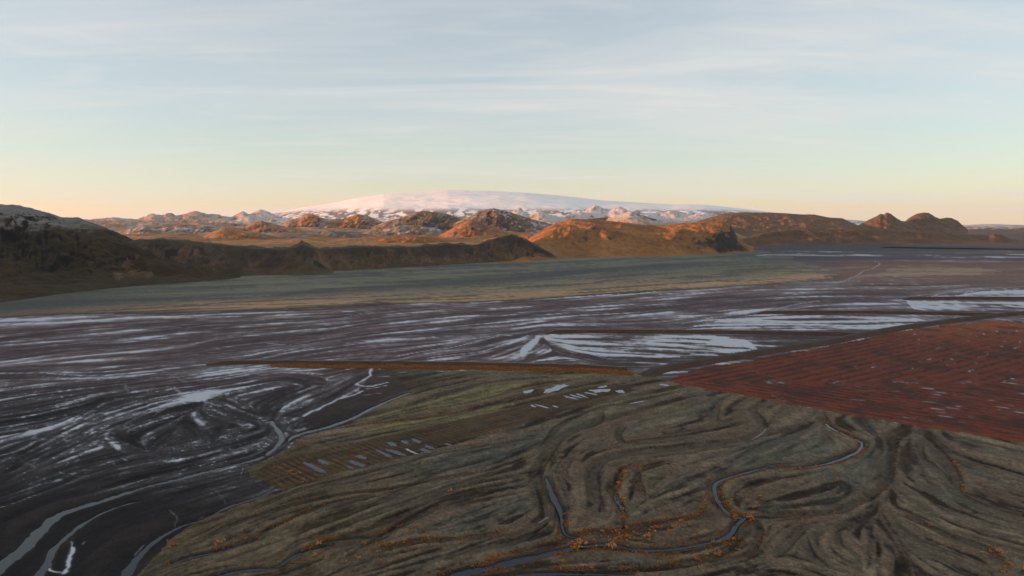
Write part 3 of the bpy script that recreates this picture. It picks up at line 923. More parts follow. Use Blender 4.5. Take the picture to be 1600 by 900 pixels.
# ------------------------------------------------------------------ hills
def at(px, Y, z):
    d = Y * CP + (CAM_H - z) * SP
    return (px - 800) / FPX * d


def z_at(py, Y):
    e = math.pi * 0 + np.arctan((450 - np.asarray(py, float)) / FPX) - PITCH
    return CAM_H + Y * np.tan(e)


def hill_colors(x, y, z, nz, o):
    """grass, scree and rock by steepness; snow by the hill's own frost line"""
    n = fbm(x / 160, y / 160, 4); n2 = fbm(x / 50 + 9, y / 50, 4)
    grass = mixc(np.tile(C(*o.get('grass', (.115, .078, .036))), (len(x), 1)), C(*o.get('grass2', (.075, .062, .030))), sstep(-.3, .5, n))
    scree = C(*o.get('scree', (.088, .055, .038)))
    rock = C(*o.get('rock', (.034, .030, .030)))
    c = mixc(grass, scree, sstep(.12, .42, (1 - nz) * 2 + .5 * n2 - .1) * .6)
    c = mixc(c, rock, sstep(o.get('rk0', .30), o.get('rk1', .52), (1 - nz) * 1.6 + .35 * n2 + .15 * n))
    f = np.zeros(len(x))
    if 'snow' in o:
        lo, hi, amt = o['snow']
        f = amt * sstep(lo, hi, z + 60 * n + 30 * n2 - (1 - nz) * o.get('snowslope', 120))
    return c, np.clip(f, 0, 1)


def normals_z(P):
    du = np.gradient(P, axis=1); dv = np.gradient(P, axis=0)
    nn = np.cross(du, dv)
    nn /= np.maximum(np.linalg.norm(nn, axis=2, keepdims=True), 1e-9)
    return np.abs(nn[..., 2])


def heightfield(name, P, o, label=None, extra=None, mat=None):
    nr, nc = P.shape[:2]
    nz = normals_z(P).ravel()
    x, y, zz = P[..., 0].ravel(), P[..., 1].ravel(), P[..., 2].ravel()
    c, f = hill_colors(x, y, zz, nz, o)
    if extra is not None:
        c, f = extra(x, y, zz, nz, c, f)
    me = mesh_from(name, P.reshape(-1, 3), grid_faces(nr, nc), {'soil': ('FLOAT_COLOR', c), 'frost': ('FLOAT', np.clip(f, 0, 1))})
    ob = link(name, me, mat or M_hill.m, kind='structure')
    if label:
        ob['label'] = label
    return ob


def ridge(name, sil, base, depth, back, o, label, step=1.3, nt=90, nb=40, prof=None, gully=.16, gscale=120., rough=.10, extra=None, fine=1.0, mat=None):
    """a hill seen as a traced skyline over a traced foot; depth = foot to crest, back = crest to rear foot (m)"""
    sil = np.array(sil, float); base = np.array(base, float)
    px = np.arange(sil[0, 0], sil[-1, 0] + .01, step)
    ys = np.interp(px, sil[:, 0], sil[:, 1]); yb = np.interp(px, base[:, 0], base[:, 1])
    yb = np.maximum(yb, 353)
    _, Yb = unproject(px, yb)
    if np.ndim(depth):
        dp = np.interp(px, [d[0] for d in depth], [d[1] for d in depth])
    else:
        dp = np.full(len(px), float(depth))
    Yc = Yb + dp
    H = np.maximum(z_at(ys, Yc), 0.5)
    t = np.concatenate([np.linspace(-.06, 1, nt), 1 + np.linspace(0, 1, nb)[1:]])
    Tt, PX = np.meshgrid(t, px, indexing='ij')
    up = np.clip(Tt, 0, 1)
    pf = prof(up, PX) if prof is not None else up ** 1.15
    bk = np.clip(Tt - 1, 0, 1)
    Y = Yb + np.minimum(Tt, 1) * dp + bk * back
    Z = H * np.where(Tt <= 1, pf, (1 - sstep(0, 1, bk) ** 1.0))
    X = at(PX, Y, 0.0)
    body = np.clip(4 * up * (1 - up), 0, 1) * (Tt <= 1) + (Tt > 1) * sstep(0, .25, bk) * (1 - bk)
    edge = sstep(0, .35, up) * np.clip(H / 30, 0, 1)
    # ravines that run down the slope, wandering
    wx = X + 40 * fbm(X / 130, Y / 130, 3) + Tt * 25
    gl = ridged(wx / gscale, Y / (gscale * 4.5), 4)
    Z += H * gully * (gl - .55) * np.clip(body, 0, 1)
    Z += H * rough * fbm(X / 70, Y / 70, 5) * np.clip(body + .06, 0, 1) * edge
    Z += np.clip(H * .035, 0, 4) * fbm(X / 22 + 5, Y / 22, 3) * edge * fine
    Z = np.where(Tt < 0, Tt / .06 * 6, Z)
    Z = np.where(Tt >= 1.999, -8, Z)
    Z[:, 0] = np.minimum(Z[:, 0], H[0] if H[0] > 4 else -4); Z[:, -1] = np.minimum(Z[:, -1], H[-1] if H[-1] > 4 else -4)
    P = np.stack([X, Y, Z], -1)
    if 'crag' in o:
        lo, hi, amt = o['crag']
        nn = fbm(wx / 34, Y / 60, 4)
        cr = amt * sstep(lo, hi, up + .95 * (gl - .55) + .55 * nn + .45 * fbm(X / 190 + 3, Y / 190, 2)) * (Tt <= 1) * (1 - sstep(.93, 1., up))
        cr = cr.ravel()
        old = extra

        def extra(x, y, zz, nz, c, f):
            if old is not None:
                c, f = old(x, y, zz, nz, c, f)
            return mixc(c, C(*o['rock']), cr), f
    return heightfield(name, P, o, label, extra, mat)


def cliff_prof(frac=.62, top=.78):
    """talus below, steep rock wall above, rounded brow"""
    def f(u, PX):
        k = frac + .10 * fbm(PX / 22, PX * 0 + 2.2, 3)
        tal = .50 * np.clip(u / k, 0, 1) ** 1.25
        wall = .42 * sstep(0, 1, (u - k) / (top - k + .06))
        brow = .08 * np.clip((u - top) / (1 - top), 0, 1)
        return tal + wall + brow
    return f


# near hill on the left, with the ridge going on beyond the frame and behind the camera: it keeps the plain in shade
def frosted(x, y, zz, nz, c, fr):
    n = fbm(x / 90, y / 90, 4)
    flat = sstep(.72, .90, nz + .03 * n)
    return mixc(c, C(.17, .155, .135), flat * .7 * sstep(98, 122, zz + 22 * n)), np.maximum(fr, .07 * flat * sstep(95, 125, zz + 18 * n))


ridge('hill', [(-620, 268), (-450, 280), (-300, 290), (-150, 302), (-60, 313), (0, 318), (40, 322), (75, 330), (100, 339), (118, 341), (128, 340), (145, 347), (165, 354), (200, 370), (230, 386), (262, 404), (290, 413), (300, 411), (318, 424), (335, 428), (352, 432), (378, 433.2)],
      [(-620, 560), (-300, 515), (-100, 487), (0, 473), (100, 459), (200, 448), (300, 441), (352, 437), (378, 433.5)],
      [(-620, 420), (0, 480), (120, 430), (230, 240), (300, 120), (352, 40), (378, 8)], 900,
      dict(grass=(.050, .034, .017), grass2=(.033, .026, .014), scree=(.052, .032, .020), rock=(.015, .013, .012), rk0=.30, rk1=.62),
      'dark grassy hill with frosted top at the left edge of the plain', nt=150, prof=lambda u, PX: .45 * u ** 1.1 + .42 * sstep(.35, .75, u + .06 * fbm(PX / 30, u * 3, 3)) + .13 * u, gully=.20, gscale=115, rough=.08, extra=frosted)

# the off-frame continuation of that range (where the low sun stands behind it)
yy = np.linspace(-5200, 3600, 170); tt_ = np.linspace(-1, 1, 70)
TT, YY = np.meshgrid(tt_, yy, indexing='ij')
crest_x = np.interp(YY, [-5200, 800, 1200, 2450, 3600], [-1700, -1750, -1950, -3100, -4000]) - 90 * np.sin(YY / 900.)
Hc = np.interp(YY, [-5200, 1200, 1950, 2120, 2300, 2600, 3600], [430, 430, 430, 360, 210, 110, 50]) + 26 * fbm(YY / 500, YY * 0 + 3.3, 3)
XX = crest_x + TT * 900
ZZ = Hc * (1 - np.abs(TT) ** 1.4) * sstep(-5200, -4700, YY) * (1 - sstep(3300, 3600, YY)) + 14 * fbm(XX / 120, YY / 120, 5) * (1 - np.abs(TT)) - 3
heightfield('mountain_range', np.stack([XX, YY, ZZ], -1), dict(grass=(.06, .05, .024), grass2=(.04, .038, .02), rock=(.02, .018, .018)), 'long dark range bordering the plain on the sunset side')

# escarpment below the highland
esc_o = dict(grass=(.095, .062, .031), grass2=(.064, .048, .025), scree=(.17, .098, .060), rock=(.042, .036, .032), rk0=.5, rk1=.9, crag=(.42, .95, .75))
ridge('escarpment', [(120, 400), (180, 382), (215, 376), (250, 374), (300, 377), (340, 382), (400, 388), (440, 390), (465, 386), (473, 382), (480, 384), (500, 390), (560, 386), (600, 386), (650, 386), (700, 381), (745, 383), (780, 371), (800, 366), (818, 374), (840, 384), (858, 394), (872, 403)],
      [(120, 452), (300, 436), (352, 432), (470, 429), (520, 425), (600, 420), (700, 414), (800, 408), (872, 404)],
      [(120, 220), (500, 130), (800, 140), (872, 15)], 700, esc_o, 'dark rocky escarpment with brown scree fans along the green plain', nt=110,
      prof=cliff_prof(.6, .85), gully=.50, gscale=70, rough=.20)
ridge('rock_spur', [(452, 428), (466, 415), (478, 407), (490, 405), (500, 411), (512, 420), (522, 428)], [(452, 431), (490, 430), (522, 428)], 60, 120,
      dict(grass=(.08, .062, .03), rock=(.03, .027, .024)), 'small pointed spur at the foot of the escarpment', step=.8, nt=40, nb=20)

# table mountain
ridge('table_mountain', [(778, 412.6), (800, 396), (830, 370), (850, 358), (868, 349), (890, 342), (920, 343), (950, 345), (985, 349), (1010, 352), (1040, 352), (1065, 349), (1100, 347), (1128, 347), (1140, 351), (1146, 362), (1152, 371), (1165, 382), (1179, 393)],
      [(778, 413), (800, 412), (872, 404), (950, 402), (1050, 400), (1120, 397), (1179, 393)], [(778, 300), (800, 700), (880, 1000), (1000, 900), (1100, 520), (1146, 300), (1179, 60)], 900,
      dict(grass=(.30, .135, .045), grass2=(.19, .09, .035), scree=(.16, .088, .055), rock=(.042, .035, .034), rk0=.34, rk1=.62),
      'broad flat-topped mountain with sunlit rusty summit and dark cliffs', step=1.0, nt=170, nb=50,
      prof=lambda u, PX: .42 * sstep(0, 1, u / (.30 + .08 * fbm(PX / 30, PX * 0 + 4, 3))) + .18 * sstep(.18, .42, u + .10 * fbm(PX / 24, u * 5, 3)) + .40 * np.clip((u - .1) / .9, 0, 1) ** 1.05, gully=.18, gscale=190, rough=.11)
ridge('hill', [(880, 352), (905, 344), (940, 340), (985, 337), (1010, 339), (1040, 346), (1060, 352)], [(880, 368), (1060, 366)], 500, 900,
      dict(grass=(.135, .080, .034), grass2=(.10, .066, .03), snow=(260, 420, .3)), 'rounded rusty hill behind the flat-topped mountain', nt=60)

# highland behind the escarpment
hp = np.arange(60, 1190, 1.5)
hY = np.concatenate([np.geomspace(2050, 9800, 260)])
HYg, HPg = np.meshgrid(hY, hp, indexing='ij')
hz = np.interp(HYg, [2000, 2600, 3500, 5000, 7000, 8500, 9800], [36, 36, 38, 44, 84, 140, 150])
hX = at(HPg, HYg, 60.)
hb0 = hz
hz = hz + 10 * fbm(hX / 300, HYg / 420, 4)
HILLS = [(230, 354, 4500, 42, 600), (290, 352, 4700, 55, 600), (345, 358, 3300, 42, 420), (372, 362, 3100, 50, 350), (398, 346, 4600, 26, 380), (425, 350, 4300, 40, 420), (490, 334, 6000, 20, 400), (470, 341, 5600, 40, 500),
         (565, 336, 5600, 30, 420), (520, 349, 4700, 42, 380), (590, 351, 4300, 30, 300), (660, 329, 6000, 40, 450), (640, 342, 5200, 60, 500), (700, 338, 5600, 45, 400), (738, 347, 3700, 30, 320), (715, 355, 3500, 30, 300), (760, 352, 3900, 38, 350),
         (775, 325, 5600, 48, 500), (812, 338, 5200, 40, 400), (690, 352, 4100, 50, 300), (620, 357, 3700, 60, 300), (560, 362, 3200, 60, 260), (480, 363, 3300, 46, 260), (440, 372, 2800, 50, 220), (640, 371, 2700, 70, 200), (740, 374, 2600, 50, 200),
         (240, 334, 8200, 16, 700), (266, 333, 8200, 14, 700), (305, 331, 8300, 28, 700), (335, 335, 8300, 22, 600), (178, 341, 8000, 26, 600), (380, 331, 8300, 14, 500), (408, 329, 8600, 22, 600), (130, 345, 8000, 40, 600), (450, 331, 8600, 30, 600),
         (845, 330, 7600, 26, 400), (812, 327, 7800, 24, 400), (930, 322, 8200, 34, 500), (968, 325, 8000, 30, 500), (985, 331, 7000, 26, 450), (905, 330, 7800, 20, 400), (1045, 331, 8000, 40, 500), (1100, 333, 8000, 40, 500), (530, 325, 8800, 26, 400), (600, 322, 9000, 30, 400), (680, 321, 9000, 26, 400)]
rug = sstep(2250, 3300, HYg) * sstep(9300, 8000, HYg)
hz = hz + rug * (26 + 70 * sstep(5000, 6800, HYg)) * (ridged(hX / 470 + .5 * fbm(hX / 400, HYg / 400, 3), HYg / 640, 5, .42) - .50)
hbase = hz
for (px, py, Y, wpx_, wy) in HILLS:
    if (Y > 8300 and px > 420) or Y < 6500:
        continue
    wpx_ *= 1.5 if Y < 7000 else 1.1
    zt = float(z_at(py, Y))
    b0 = float(np.interp(Y, [2000, 2600, 3500, 5000, 7000, 8500, 9800], [36, 36, 38, 44, 84, 140, 150]))
    wob = 1 + .7 * fbm(hX / 330 + px, HYg / 330, 4)
    rr = np.sqrt(((HPg - px) / wpx_) ** 2 + ((HYg - Y) / wy) ** 2) * wob
    hz = np.maximum(hz, b0 * 0 + hb0 + (zt - b0) * np.clip(1 - rr / 1.9, 0, 1) ** 1.25 * 1.05)
rel = np.clip((hz - 50) / 120, 0, 1)
hz += (9 + 40 * rel) * (ridged(hX / 230 + .4 * fbm(hX / 120, HYg / 120, 2), HYg / 260, 5) - .62) + (4 + 16 * rel) * (ridged(hX / 95, HYg / 110, 4) - .6)
front = np.interp(HPg, [60, 215, 345, 520, 700, 800, 872, 1000, 1190], [1650, 1800, 1780, 1850, 2080, 2300, 2900, 3600, 4300])
hz = np.where(HYg < front + 500, np.minimum(hz, np.interp(HYg - front, [0, 120, 240, 500], [-60, -20, 34, 60])), hz)
hz *= sstep(9800, 9300, HYg)
hz = hz * sstep(1190, 1110, HPg) - 15 * sstep(1120, 1190, HPg)
hz[:, 0] = -20; hz[:, -1] = -20; hz[-1] = -20


def hi_snow(x, y, zz, nz, c, fr):
    n = fbm(x / 220, y / 220, 4); n2 = fbm(x / 60, y / 60, 3)
    s = sstep(4200, 8200, y + 900 * n + 300 * n2 + 9 * (zz - 100)) * (.55 + .45 * sstep(6500, 8300, y))
    s *= sstep(.72, .93, nz + .12 * n2)
    dust = sstep(-.05, .35, fbm(x / 420 + 7, y / 600, 4) + .25 * n2) * sstep(2900, 4200, y) * sstep(.75, .95, nz)
    c = mixc(c, C(.27, .25, .25), .75 * dust)
    c = mixc(c, C(.30, .165, .075), sstep(3600, 2700, y + 400 * n) * sstep(.9, .98, nz) * .8)
    px, _ = project(x, y, zz)
    return c, np.maximum(fr, s * .62 * (1 - .6 * sstep(470, 300, px)))


heightfield('highland', np.stack([hX, HYg, hz], -1), dict(grass=(.27, .135, .05), grass2=(.19, .10, .042), scree=(.15, .09, .055), rock=(.06, .05, .05), rk0=.30, rk1=.6),
            'rolling rusty highland hills dusted with snow behind the escarpment', hi_snow)

# single hills that stand up from the highland
def dusted(amt):
    def f(x, y, zz, nz, c, fr):
        n = fbm(x / 130, y / 130, 4); n2 = fbm(x / 40 + 3, y / 40, 3)
        d = sstep(-.35, .35, n + .5 * n2) * sstep(.70, .92, nz + .1 * n2)
        return mixc(c, C(.27, .25, .25), amt * d), np.maximum(fr, .35 * amt * d * sstep(.1, .5, n + n2))
    return f


rust = dict(grass=(.30, .135, .045), grass2=(.19, .09, .036), scree=(.16, .088, .055), rock=(.05, .04, .038), rk0=.40, rk1=.75)
dun = dict(grass=(.17, .115, .07), grass2=(.12, .09, .06), scree=(.12, .085, .065), rock=(.055, .045, .045), rk0=.36, rk1=.7)
for sil, Y, dp, o_, du, lab in (
        ([(160, 374), (185, 364), (205, 356), (225, 352), (245, 355), (262, 353), (285, 351), (305, 352), (330, 352), (350, 355), (385, 361), (430, 373)], 4300, 420, dun, .8, 'long grey-blue frosted hill behind the near left slope'),
        ([(292, 386), (308, 377), (322, 368), (338, 360), (352, 356), (368, 357), (385, 361), (405, 364), (430, 370), (455, 381)], 3100, 330, rust, .25, 'rounded rusty hill with a sunlit left flank, left of centre'),
        ([(372, 366), (385, 354), (398, 347), (410, 345), (424, 349), (440, 353), (462, 357), (490, 366)], 4400, 380, rust, .35, 'small sunlit orange knoll behind the rounded rusty hill'),
        ([(436, 353), (452, 345), (466, 341), (480, 336), (490, 334), (500, 339), (515, 343), (535, 342), (548, 338), (560, 335), (572, 336), (584, 341), (600, 347), (620, 353)], 5600, 420, rust, .5, 'pair of small peaks below the left end of the ice cap'),
        ([(580, 355), (605, 346), (628, 340), (645, 333), (660, 329), (676, 331), (695, 333), (712, 338), (730, 345), (750, 354)], 5300, 420, dun, .4, 'broad dark peak in front of the middle of the ice cap'),
        ([(682, 370), (702, 360), (716, 352), (728, 346), (738, 344), (748, 346), (758, 351), (775, 355), (792, 362), (812, 371)], 3500, 300, rust, .15, 'craggy orange cone left of the flat-topped mountain'),
        ([(708, 350), (728, 340), (745, 332), (760, 327), (772, 325), (786, 328), (805, 334), (830, 342), (860, 350), (880, 356)], 4900, 460, dun, .85, 'smooth grey frosted dome behind the craggy orange cone'),
        ([(535, 386), (565, 378), (600, 372), (640, 369), (670, 370), (700, 374), (730, 381)], 2650, 260, rust, .0, 'low smooth orange meadow rise above the escarpment'),
        ([(715, 385), (745, 378), (770, 372), (800, 367), (830, 366), (850, 372), (872, 384)], 2750, 260, rust, .0, 'low orange meadow rise beside the flat-topped mountain'),
        ([(425, 376), (455, 368), (485, 363), (515, 360), (545, 362), (575, 366), (610, 374)], 3250, 300, dun, .3, 'low tan rise in the middle of the highland'),
        ([(560, 366), (590, 358), (620, 353), (650, 352), (680, 356), (705, 364)], 3900, 320, dun, .7, 'low frosted rise below the broad dark peak')):
    yb_ = 348 + CAM_H * FPX / Y
    ridge('hill', sil, [(sil[0][0], yb_), (sil[-1][0], yb_)], dp, dp * 2.2, o_, lab, step=1.0, nt=70, nb=36, gully=.20, gscale=130, rough=.20, prof=lambda u, PX: .25 * u + .75 * sstep(0, 1.05, u), extra=dusted(du))

# ice cap
def ice(x, y, zz, nz, c, fr):
    n = fbm(x / 300, y / 300, 5); n2 = ridged(x / 240, y / 240, 5)
    px, py = project(x, y, zz)
    rockm = sstep(.54, .68, n2 + .25 * n + .12 * fbm(x / 70, y / 70, 3)) * sstep(z_at(319, 10500.), z_at(331, 10500.), zz)
    return mixc(c, C(.05, .045, .045), rockm), 1.0 - .85 * rockm


ridge('ice_cap', [(330, 346), (400, 337), (440, 331), (480, 323), (520, 317), (560, 309), (600, 303), (650, 300), (700, 297), (760, 298), (820, 301), (880, 306), (940, 313), (1000, 316.5), (1050, 319.2), (1075, 319), (1100, 320), (1150, 325), (1200, 331), (1250, 337), (1320, 343), (1400, 349)],
      [(330, 360.6), (1400, 360.6)], 6000, 5000, dict(grass=(.07, .06, .05), rock=(.05, .045, .045)), 'huge snow-covered ice cap glowing on the horizon', step=1.5, nt=160, nb=30,
      prof=lambda u, PX: .50 * sstep(.0, .42, u) + .5 * u ** .9, gully=.022, gscale=2200, rough=.0, extra=ice, fine=0., mat=M_snow.m)

# right side
ridge('hill', [(1090, 345), (1130, 334), (1160, 332), (1200, 332), (1225, 333), (1250, 335), (1270, 335), (1295, 340), (1315, 341), (1330, 348), (1350, 356), (1370, 364)], [(1090, 371), (1370, 371)], 1100, 1500,
      dict(grass=(.125, .075, .042), grass2=(.10, .066, .04), scree=(.12, .075, .05), rock=(.07, .05, .042), rk0=.4, rk1=.7), 'long pinkish hill right of the flat-topped mountain', nt=100, gully=.16, gscale=260, rough=.14)
ridge('escarpment', [(1130, 380), (1165, 372), (1190, 364), (1215, 361), (1240, 357), (1262, 356), (1290, 358), (1340, 358), (1400, 360), (1450, 362), (1500, 366), (1545, 368), (1552, 365), (1562, 366), (1575, 372), (1590, 376), (1680, 380)],
      [(1130, 385), (1300, 384), (1450, 382), (1590, 380), (1680, 381)], [(1130, 100), (1250, 480), (1500, 380), (1680, 100)], 900,
      dict(grass=(.125, .070, .036), grass2=(.085, .054, .032), scree=(.095, .060, .045), rock=(.040, .032, .032), rk0=.34, rk1=.6), 'low dark escarpment beyond the black sand plain', nt=80, prof=cliff_prof(.55, .8), gully=.14, gscale=170)
ridge('twin_peak', [(1325, 358), (1342, 351), (1355, 344), (1366, 339), (1374, 334), (1379, 335), (1384, 332), (1390, 334), (1398, 340), (1407, 345), (1414, 346), (1424, 352), (1434, 361)], [(1325, 369), (1434, 369)], 420, 600,
      dict(grass=(.120, .076, .042), grass2=(.10, .066, .04), rock=(.060, .046, .04), rk0=.4, rk1=.7), 'left one of two reddish peaks, with a jagged notched summit', step=.7, nt=70, gully=.14, gscale=110)
ridge('twin_peak', [(1400, 360), (1410, 349), (1418, 341), (1430, 334), (1441, 332), (1450, 333), (1460, 339), (1467, 342), (1478, 340), (1486, 341), (1495, 345), (1503, 352), (1512, 359)], [(1400, 368), (1512, 368)], 420, 600,
      dict(grass=(.115, .074, .044), grass2=(.10, .066, .04), rock=(.060, .046, .04), rk0=.4, rk1=.7), 'right one of two reddish peaks, with a smooth round summit', step=.7, nt=70, gully=.14, gscale=110)
ridge('hill', [(1480, 358), (1505, 352), (1530, 350.5), (1548, 350), (1575, 351), (1600, 351.5), (1650, 351), (1750, 352), (1900, 356)], [(1480, 364), (1900, 364)], 900, 1500,
      dict(grass=(.09, .07, .055), rock=(.06, .05, .05), snow=(30, 80, .5)), 'low far hills with snow patches at the right edge', nt=50)
print('hills', time.time() - T0)

# ------------------------------------------------------------------ embankments
M_bank = Mat('dyke_gravel')
m = M_bank
nb1 = m.noise(.7, 6, .7); nb2 = m.noise(.07, 4, .6, (1, 1, .3))
m.color(m.mix(m.ramp(nb1, .3, .7), m.mix(m.ramp(nb2, .35, .65), (.085, .044, .032), (.130, .070, .042)), (.055, .036, .028)))
m.bump(nb1, .8, .5)
M_track = Mat('track_gravel')
m = M_track
m.color(m.mix(m.ramp(m.noise(.5, 6, .7), .3, .7), (.21, .155, .11), (.13, .10, .08)))
M_road = Mat('dark_road')
m = M_road
m.color(m.mix(m.ramp(m.noise(.5, 6, .7), .3, .7), (.050, .048, .050), (.075, .070, .068)))
M_scrub = Mat('rust_scrub')
m = M_scrub
ns = m.noise(.45, 6, .75)
nl = m.noise(.05, 4, .7)
m.color(m.mix(m.ramp(nl, .42, .62), m.mix(m.ramp(ns, .35, .65), (.085, .036, .022), (.20, .062, .028)), m.mix(m.ramp(ns, .4, .62), (.13, .045, .024), (.34, .125, .045))))
m.bump(ns, 1., .8)


def sweep(name, path, prof, mat, parent, taper=True, ragged=.8):
    """prof: list of (offset, height); a ribbon along path"""
    tg = np.gradient(path, axis=0); tg /= np.linalg.norm(tg, axis=1)[:, None]
    nrm = np.stack([-tg[:, 1], tg[:, 0]], 1)
    s = np.concatenate([[0], np.cumsum(np.linalg.norm(np.diff(path, axis=0), axis=1))])
    k = np.ones(len(path))
    if taper:
        k = sstep(0, 14, s) * .94 + .06
    P = np.zeros((len(path), len(prof), 3))
    for j, (o, h) in enumerate(prof):
        jit = ragged * fbm(s / 9 + j * 7.7, s * 0 + j, 3) + 1.6 * fbm(s / 70, s * 0 + 2, 2)
        P[:, j, 0] = path[:, 0] + nrm[:, 0] * (o + jit)
        P[:, j, 1] = path[:, 1] + nrm[:, 1] * (o + jit)
        P[:, j, 2] = h * k + (.35 * fbm(s / 14 + j * .3, s * 0 + 4 * j, 3) if h > .6 else (.55 * fbm(s / 11 + j * 3., s * 0 + 9 + j, 3) if ragged > 1 else 0))
    me = mesh_from(name, P.reshape(-1, 3), grid_faces(len(path), len(prof))[:, ::-1])
    return link(name, me, mat, parent)


def resample(p, d):
    s = np.concatenate([[0], np.cumsum(np.linalg.norm(np.diff(p, axis=0), axis=1))])
    t = np.arange(0, s[-1], d)
    return np.stack([np.interp(t, s, p[:, 0]), np.interp(t, s, p[:, 1])], 1)


DL = {'A': 'long brown dyke with red scrub on its near slope, nearest of all',
      'B': 'dark raised road running diagonally along the red field',
      'C': 'brown dyke behind the bright frosted fan, second nearest',
      'D': 'brown dyke meeting the dark road farther back, third nearest',
      'E': 'short far dyke near the right edge, farthest of the brown dykes'}
for name, p, hgt, top in DYKEW:
    p = resample(p, 4.0)
    e = bpy.data.objects.new('raised_road' if name == 'B' else 'dyke', None)
    COL.objects.link(e)
    e['label'] = DL[name]; e['category'] = 'road' if name == 'B' else 'embankment'; e['group'] = 'embankments on the plain'
    w2 = top / 2; bw = w2 + hgt * 1.7
    if name == 'B':
        sweep('bank', p, [(bw, -.4), (w2 + .5, hgt), (w2, hgt + .05), (0, hgt + .12), (-w2, hgt + .05), (-w2 - .5, hgt), (-bw, -.4)], M_bank.m, e)
        sweep('roadway', p, [(w2 - .4, hgt + .18), (0, hgt + .26), (-w2 + .4, hgt + .18)], M_road.m, e)
    else:
        sweep('bank', p, [(bw, -.4), (w2 + .5, hgt), (w2, hgt + .05), (0, hgt + .12), (-w2, hgt + .05), (-w2 - .5, hgt), (-bw, -.4)], M_bank.m, e)
        sweep('track', p, [(w2 - .5, hgt + .18), (0, hgt + .26), (-w2 + .5, hgt + .18)], M_track.m, e)
        if name == 'A':
            sweep('scrub_slope', p[14:], [(-bw + 1.4, hgt * .40), (-bw + .3, .4), (-bw - 3, .3), (-bw - 8, .08)], M_scrub.m, e, ragged=3.2)
# far dark dyke
fp = resample(smooth_line(W([(1375, 387), (1450, 388.5), (1520, 389.5), (1600, 391), (1800, 396)]), 6), 20)
e = bpy.data.objects.new('dyke', None); COL.objects.link(e)
e['label'] = 'thin black dyke far across the sand below the twin peaks'; e['category'] = 'embankment'; e['group'] = 'embankments on the plain'
M_black = Mat('black_sand_bank')
M_black.color(M_black.mix(M_black.ramp(M_black.noise(.1, 5, .7), .3, .7), (.012, .011, .013), (.022, .020, .022)))
sweep('bank', fp, [(20, -1), (6, 6), (-6, 6), (-20, -1)], M_black.m, e)

# ------------------------------------------------------------------ water
M_water = Mat('river_water', rough=.06, spec=.5)
m = M_water
m.color((.008, .012, .022)); m.b.inputs['IOR'].default_value = 1.30
m.bump(m.noise(1.1, 4, .6), .12, .25)
M_silt = Mat('silty_water', rough=.08, spec=.5)
m = M_silt
m.color((.018, .021, .026)); m.b.inputs['IOR'].default_value = 1.30
m.bump(m.noise(1.1, 4, .6), .12, .25)
M_ice = Mat('pond_ice', rough=.35, spec=.5)
m = M_ice
ni = m.noise(.5, 6, .65)
m.color(m.mix(m.ramp(ni, .35, .65), (.15, .17, .21), (.36, .39, .44)))
RL = ['grey main river winding down the left black sand', 'side channel of the river at the bottom left corner', 'short forked channel joining the grey river', 'thin channel along the edge of the moss, lower left',
      'narrow bending creek with orange banks in the right moss', 'long blue creek curving to the bottom centre', 'short blue creek in the middle of the moss', 'tiny blue pool between orange shrubs', 'dark water at the bottom edge below the blue creek',
      'thin dark creek in the lower left moss', 'shallow dark pool channel in the lower left moss']
for i, (name, ps, hs) in enumerate(RIVW):
    ps2 = resample(ps, 1.2)
    s0 = np.linspace(0, 1, len(ps)); hs2 = np.interp(np.linspace(0, 1, len(ps2)), s0, hs)
    tg = np.gradient(ps2, axis=0); tg /= np.linalg.norm(tg, axis=1)[:, None]
    nr = np.stack([-tg[:, 1], tg[:, 0]], 1)
    P = np.zeros((len(ps2), 5, 3))
    for j, f in enumerate((-1.7, -.8, 0, .8, 1.7)):
        P[:, j, :2] = ps2 + nr * (hs2 * f + (.3 * fbm(np.arange(len(ps2)) / 7. + j * 3, np.zeros(len(ps2)) + i, 2) if f else 0))[:, None]
        P[:, j, 2] = -.45 - .012 * i
    me = mesh_from(name, P.reshape(-1, 3), grid_faces(len(ps2), 5)[:, ::-1])
    o = link(name, me, M_silt.m if i < 3 else M_water.m, kind='structure'); o['label'] = RL[i]
for i, (p, hw, ic) in enumerate(PONDW):
    c = p.mean(0); ax = p[1] - p[0]; L = np.linalg.norm(ax) / 2 + .3; ax = ax / np.linalg.norm(ax); pr = np.array([-ax[1], ax[0]])
    th = np.linspace(0, 2 * np.pi, 40, endpoint=False) + .03
    rr = (.82 + .55 * fbm(np.cos(th) * 1.7 + i * 5, np.sin(th) * 1.7, 3) + .30 * fbm(np.cos(th) * 5 + i * 5, np.sin(th) * 5, 2)) / (np.abs(np.cos(th)) ** 3 + np.abs(np.sin(th)) ** 3) ** .33
    v = c + (np.cos(th) * rr * L)[:, None] * ax + (np.sin(th) * rr * hw * 1.25)[:, None] * pr
    co = np.column_stack([v, np.full(40, -.12 - .003 * i)])
    co = np.vstack([co, [[c[0], c[1], -.12 - .003 * i]]])
    f = np.stack([np.full(40, 40), np.arange(40), (np.arange(40) + 1) % 40], 1)
    o = link('frozen_pond' if ic else 'pond', mesh_from('pond', co, f), M_ice.m if ic else M_water.m, kind='structure')
    o['label'] = 'white frozen puddle in the furrowed moss' if ic else 'narrow blue puddle lying in a furrow of the moss'

# ------------------------------------------------------------------ shrubs
M_leaf = Mat('autumn_leaves', rough=.8)
m = M_leaf
oi = m.node('ShaderNodeObjectInfo')
m.color(m.mix(oi.outputs['Random'], (.46, .15, .036), (.68, .33, .11)))
M_twig = Mat('twig_bark')
M_twig.color(M_twig.mix(M_twig.ramp(M_twig.noise(6, 3), .3, .7), (.045, .030, .020), (.075, .05, .034)))


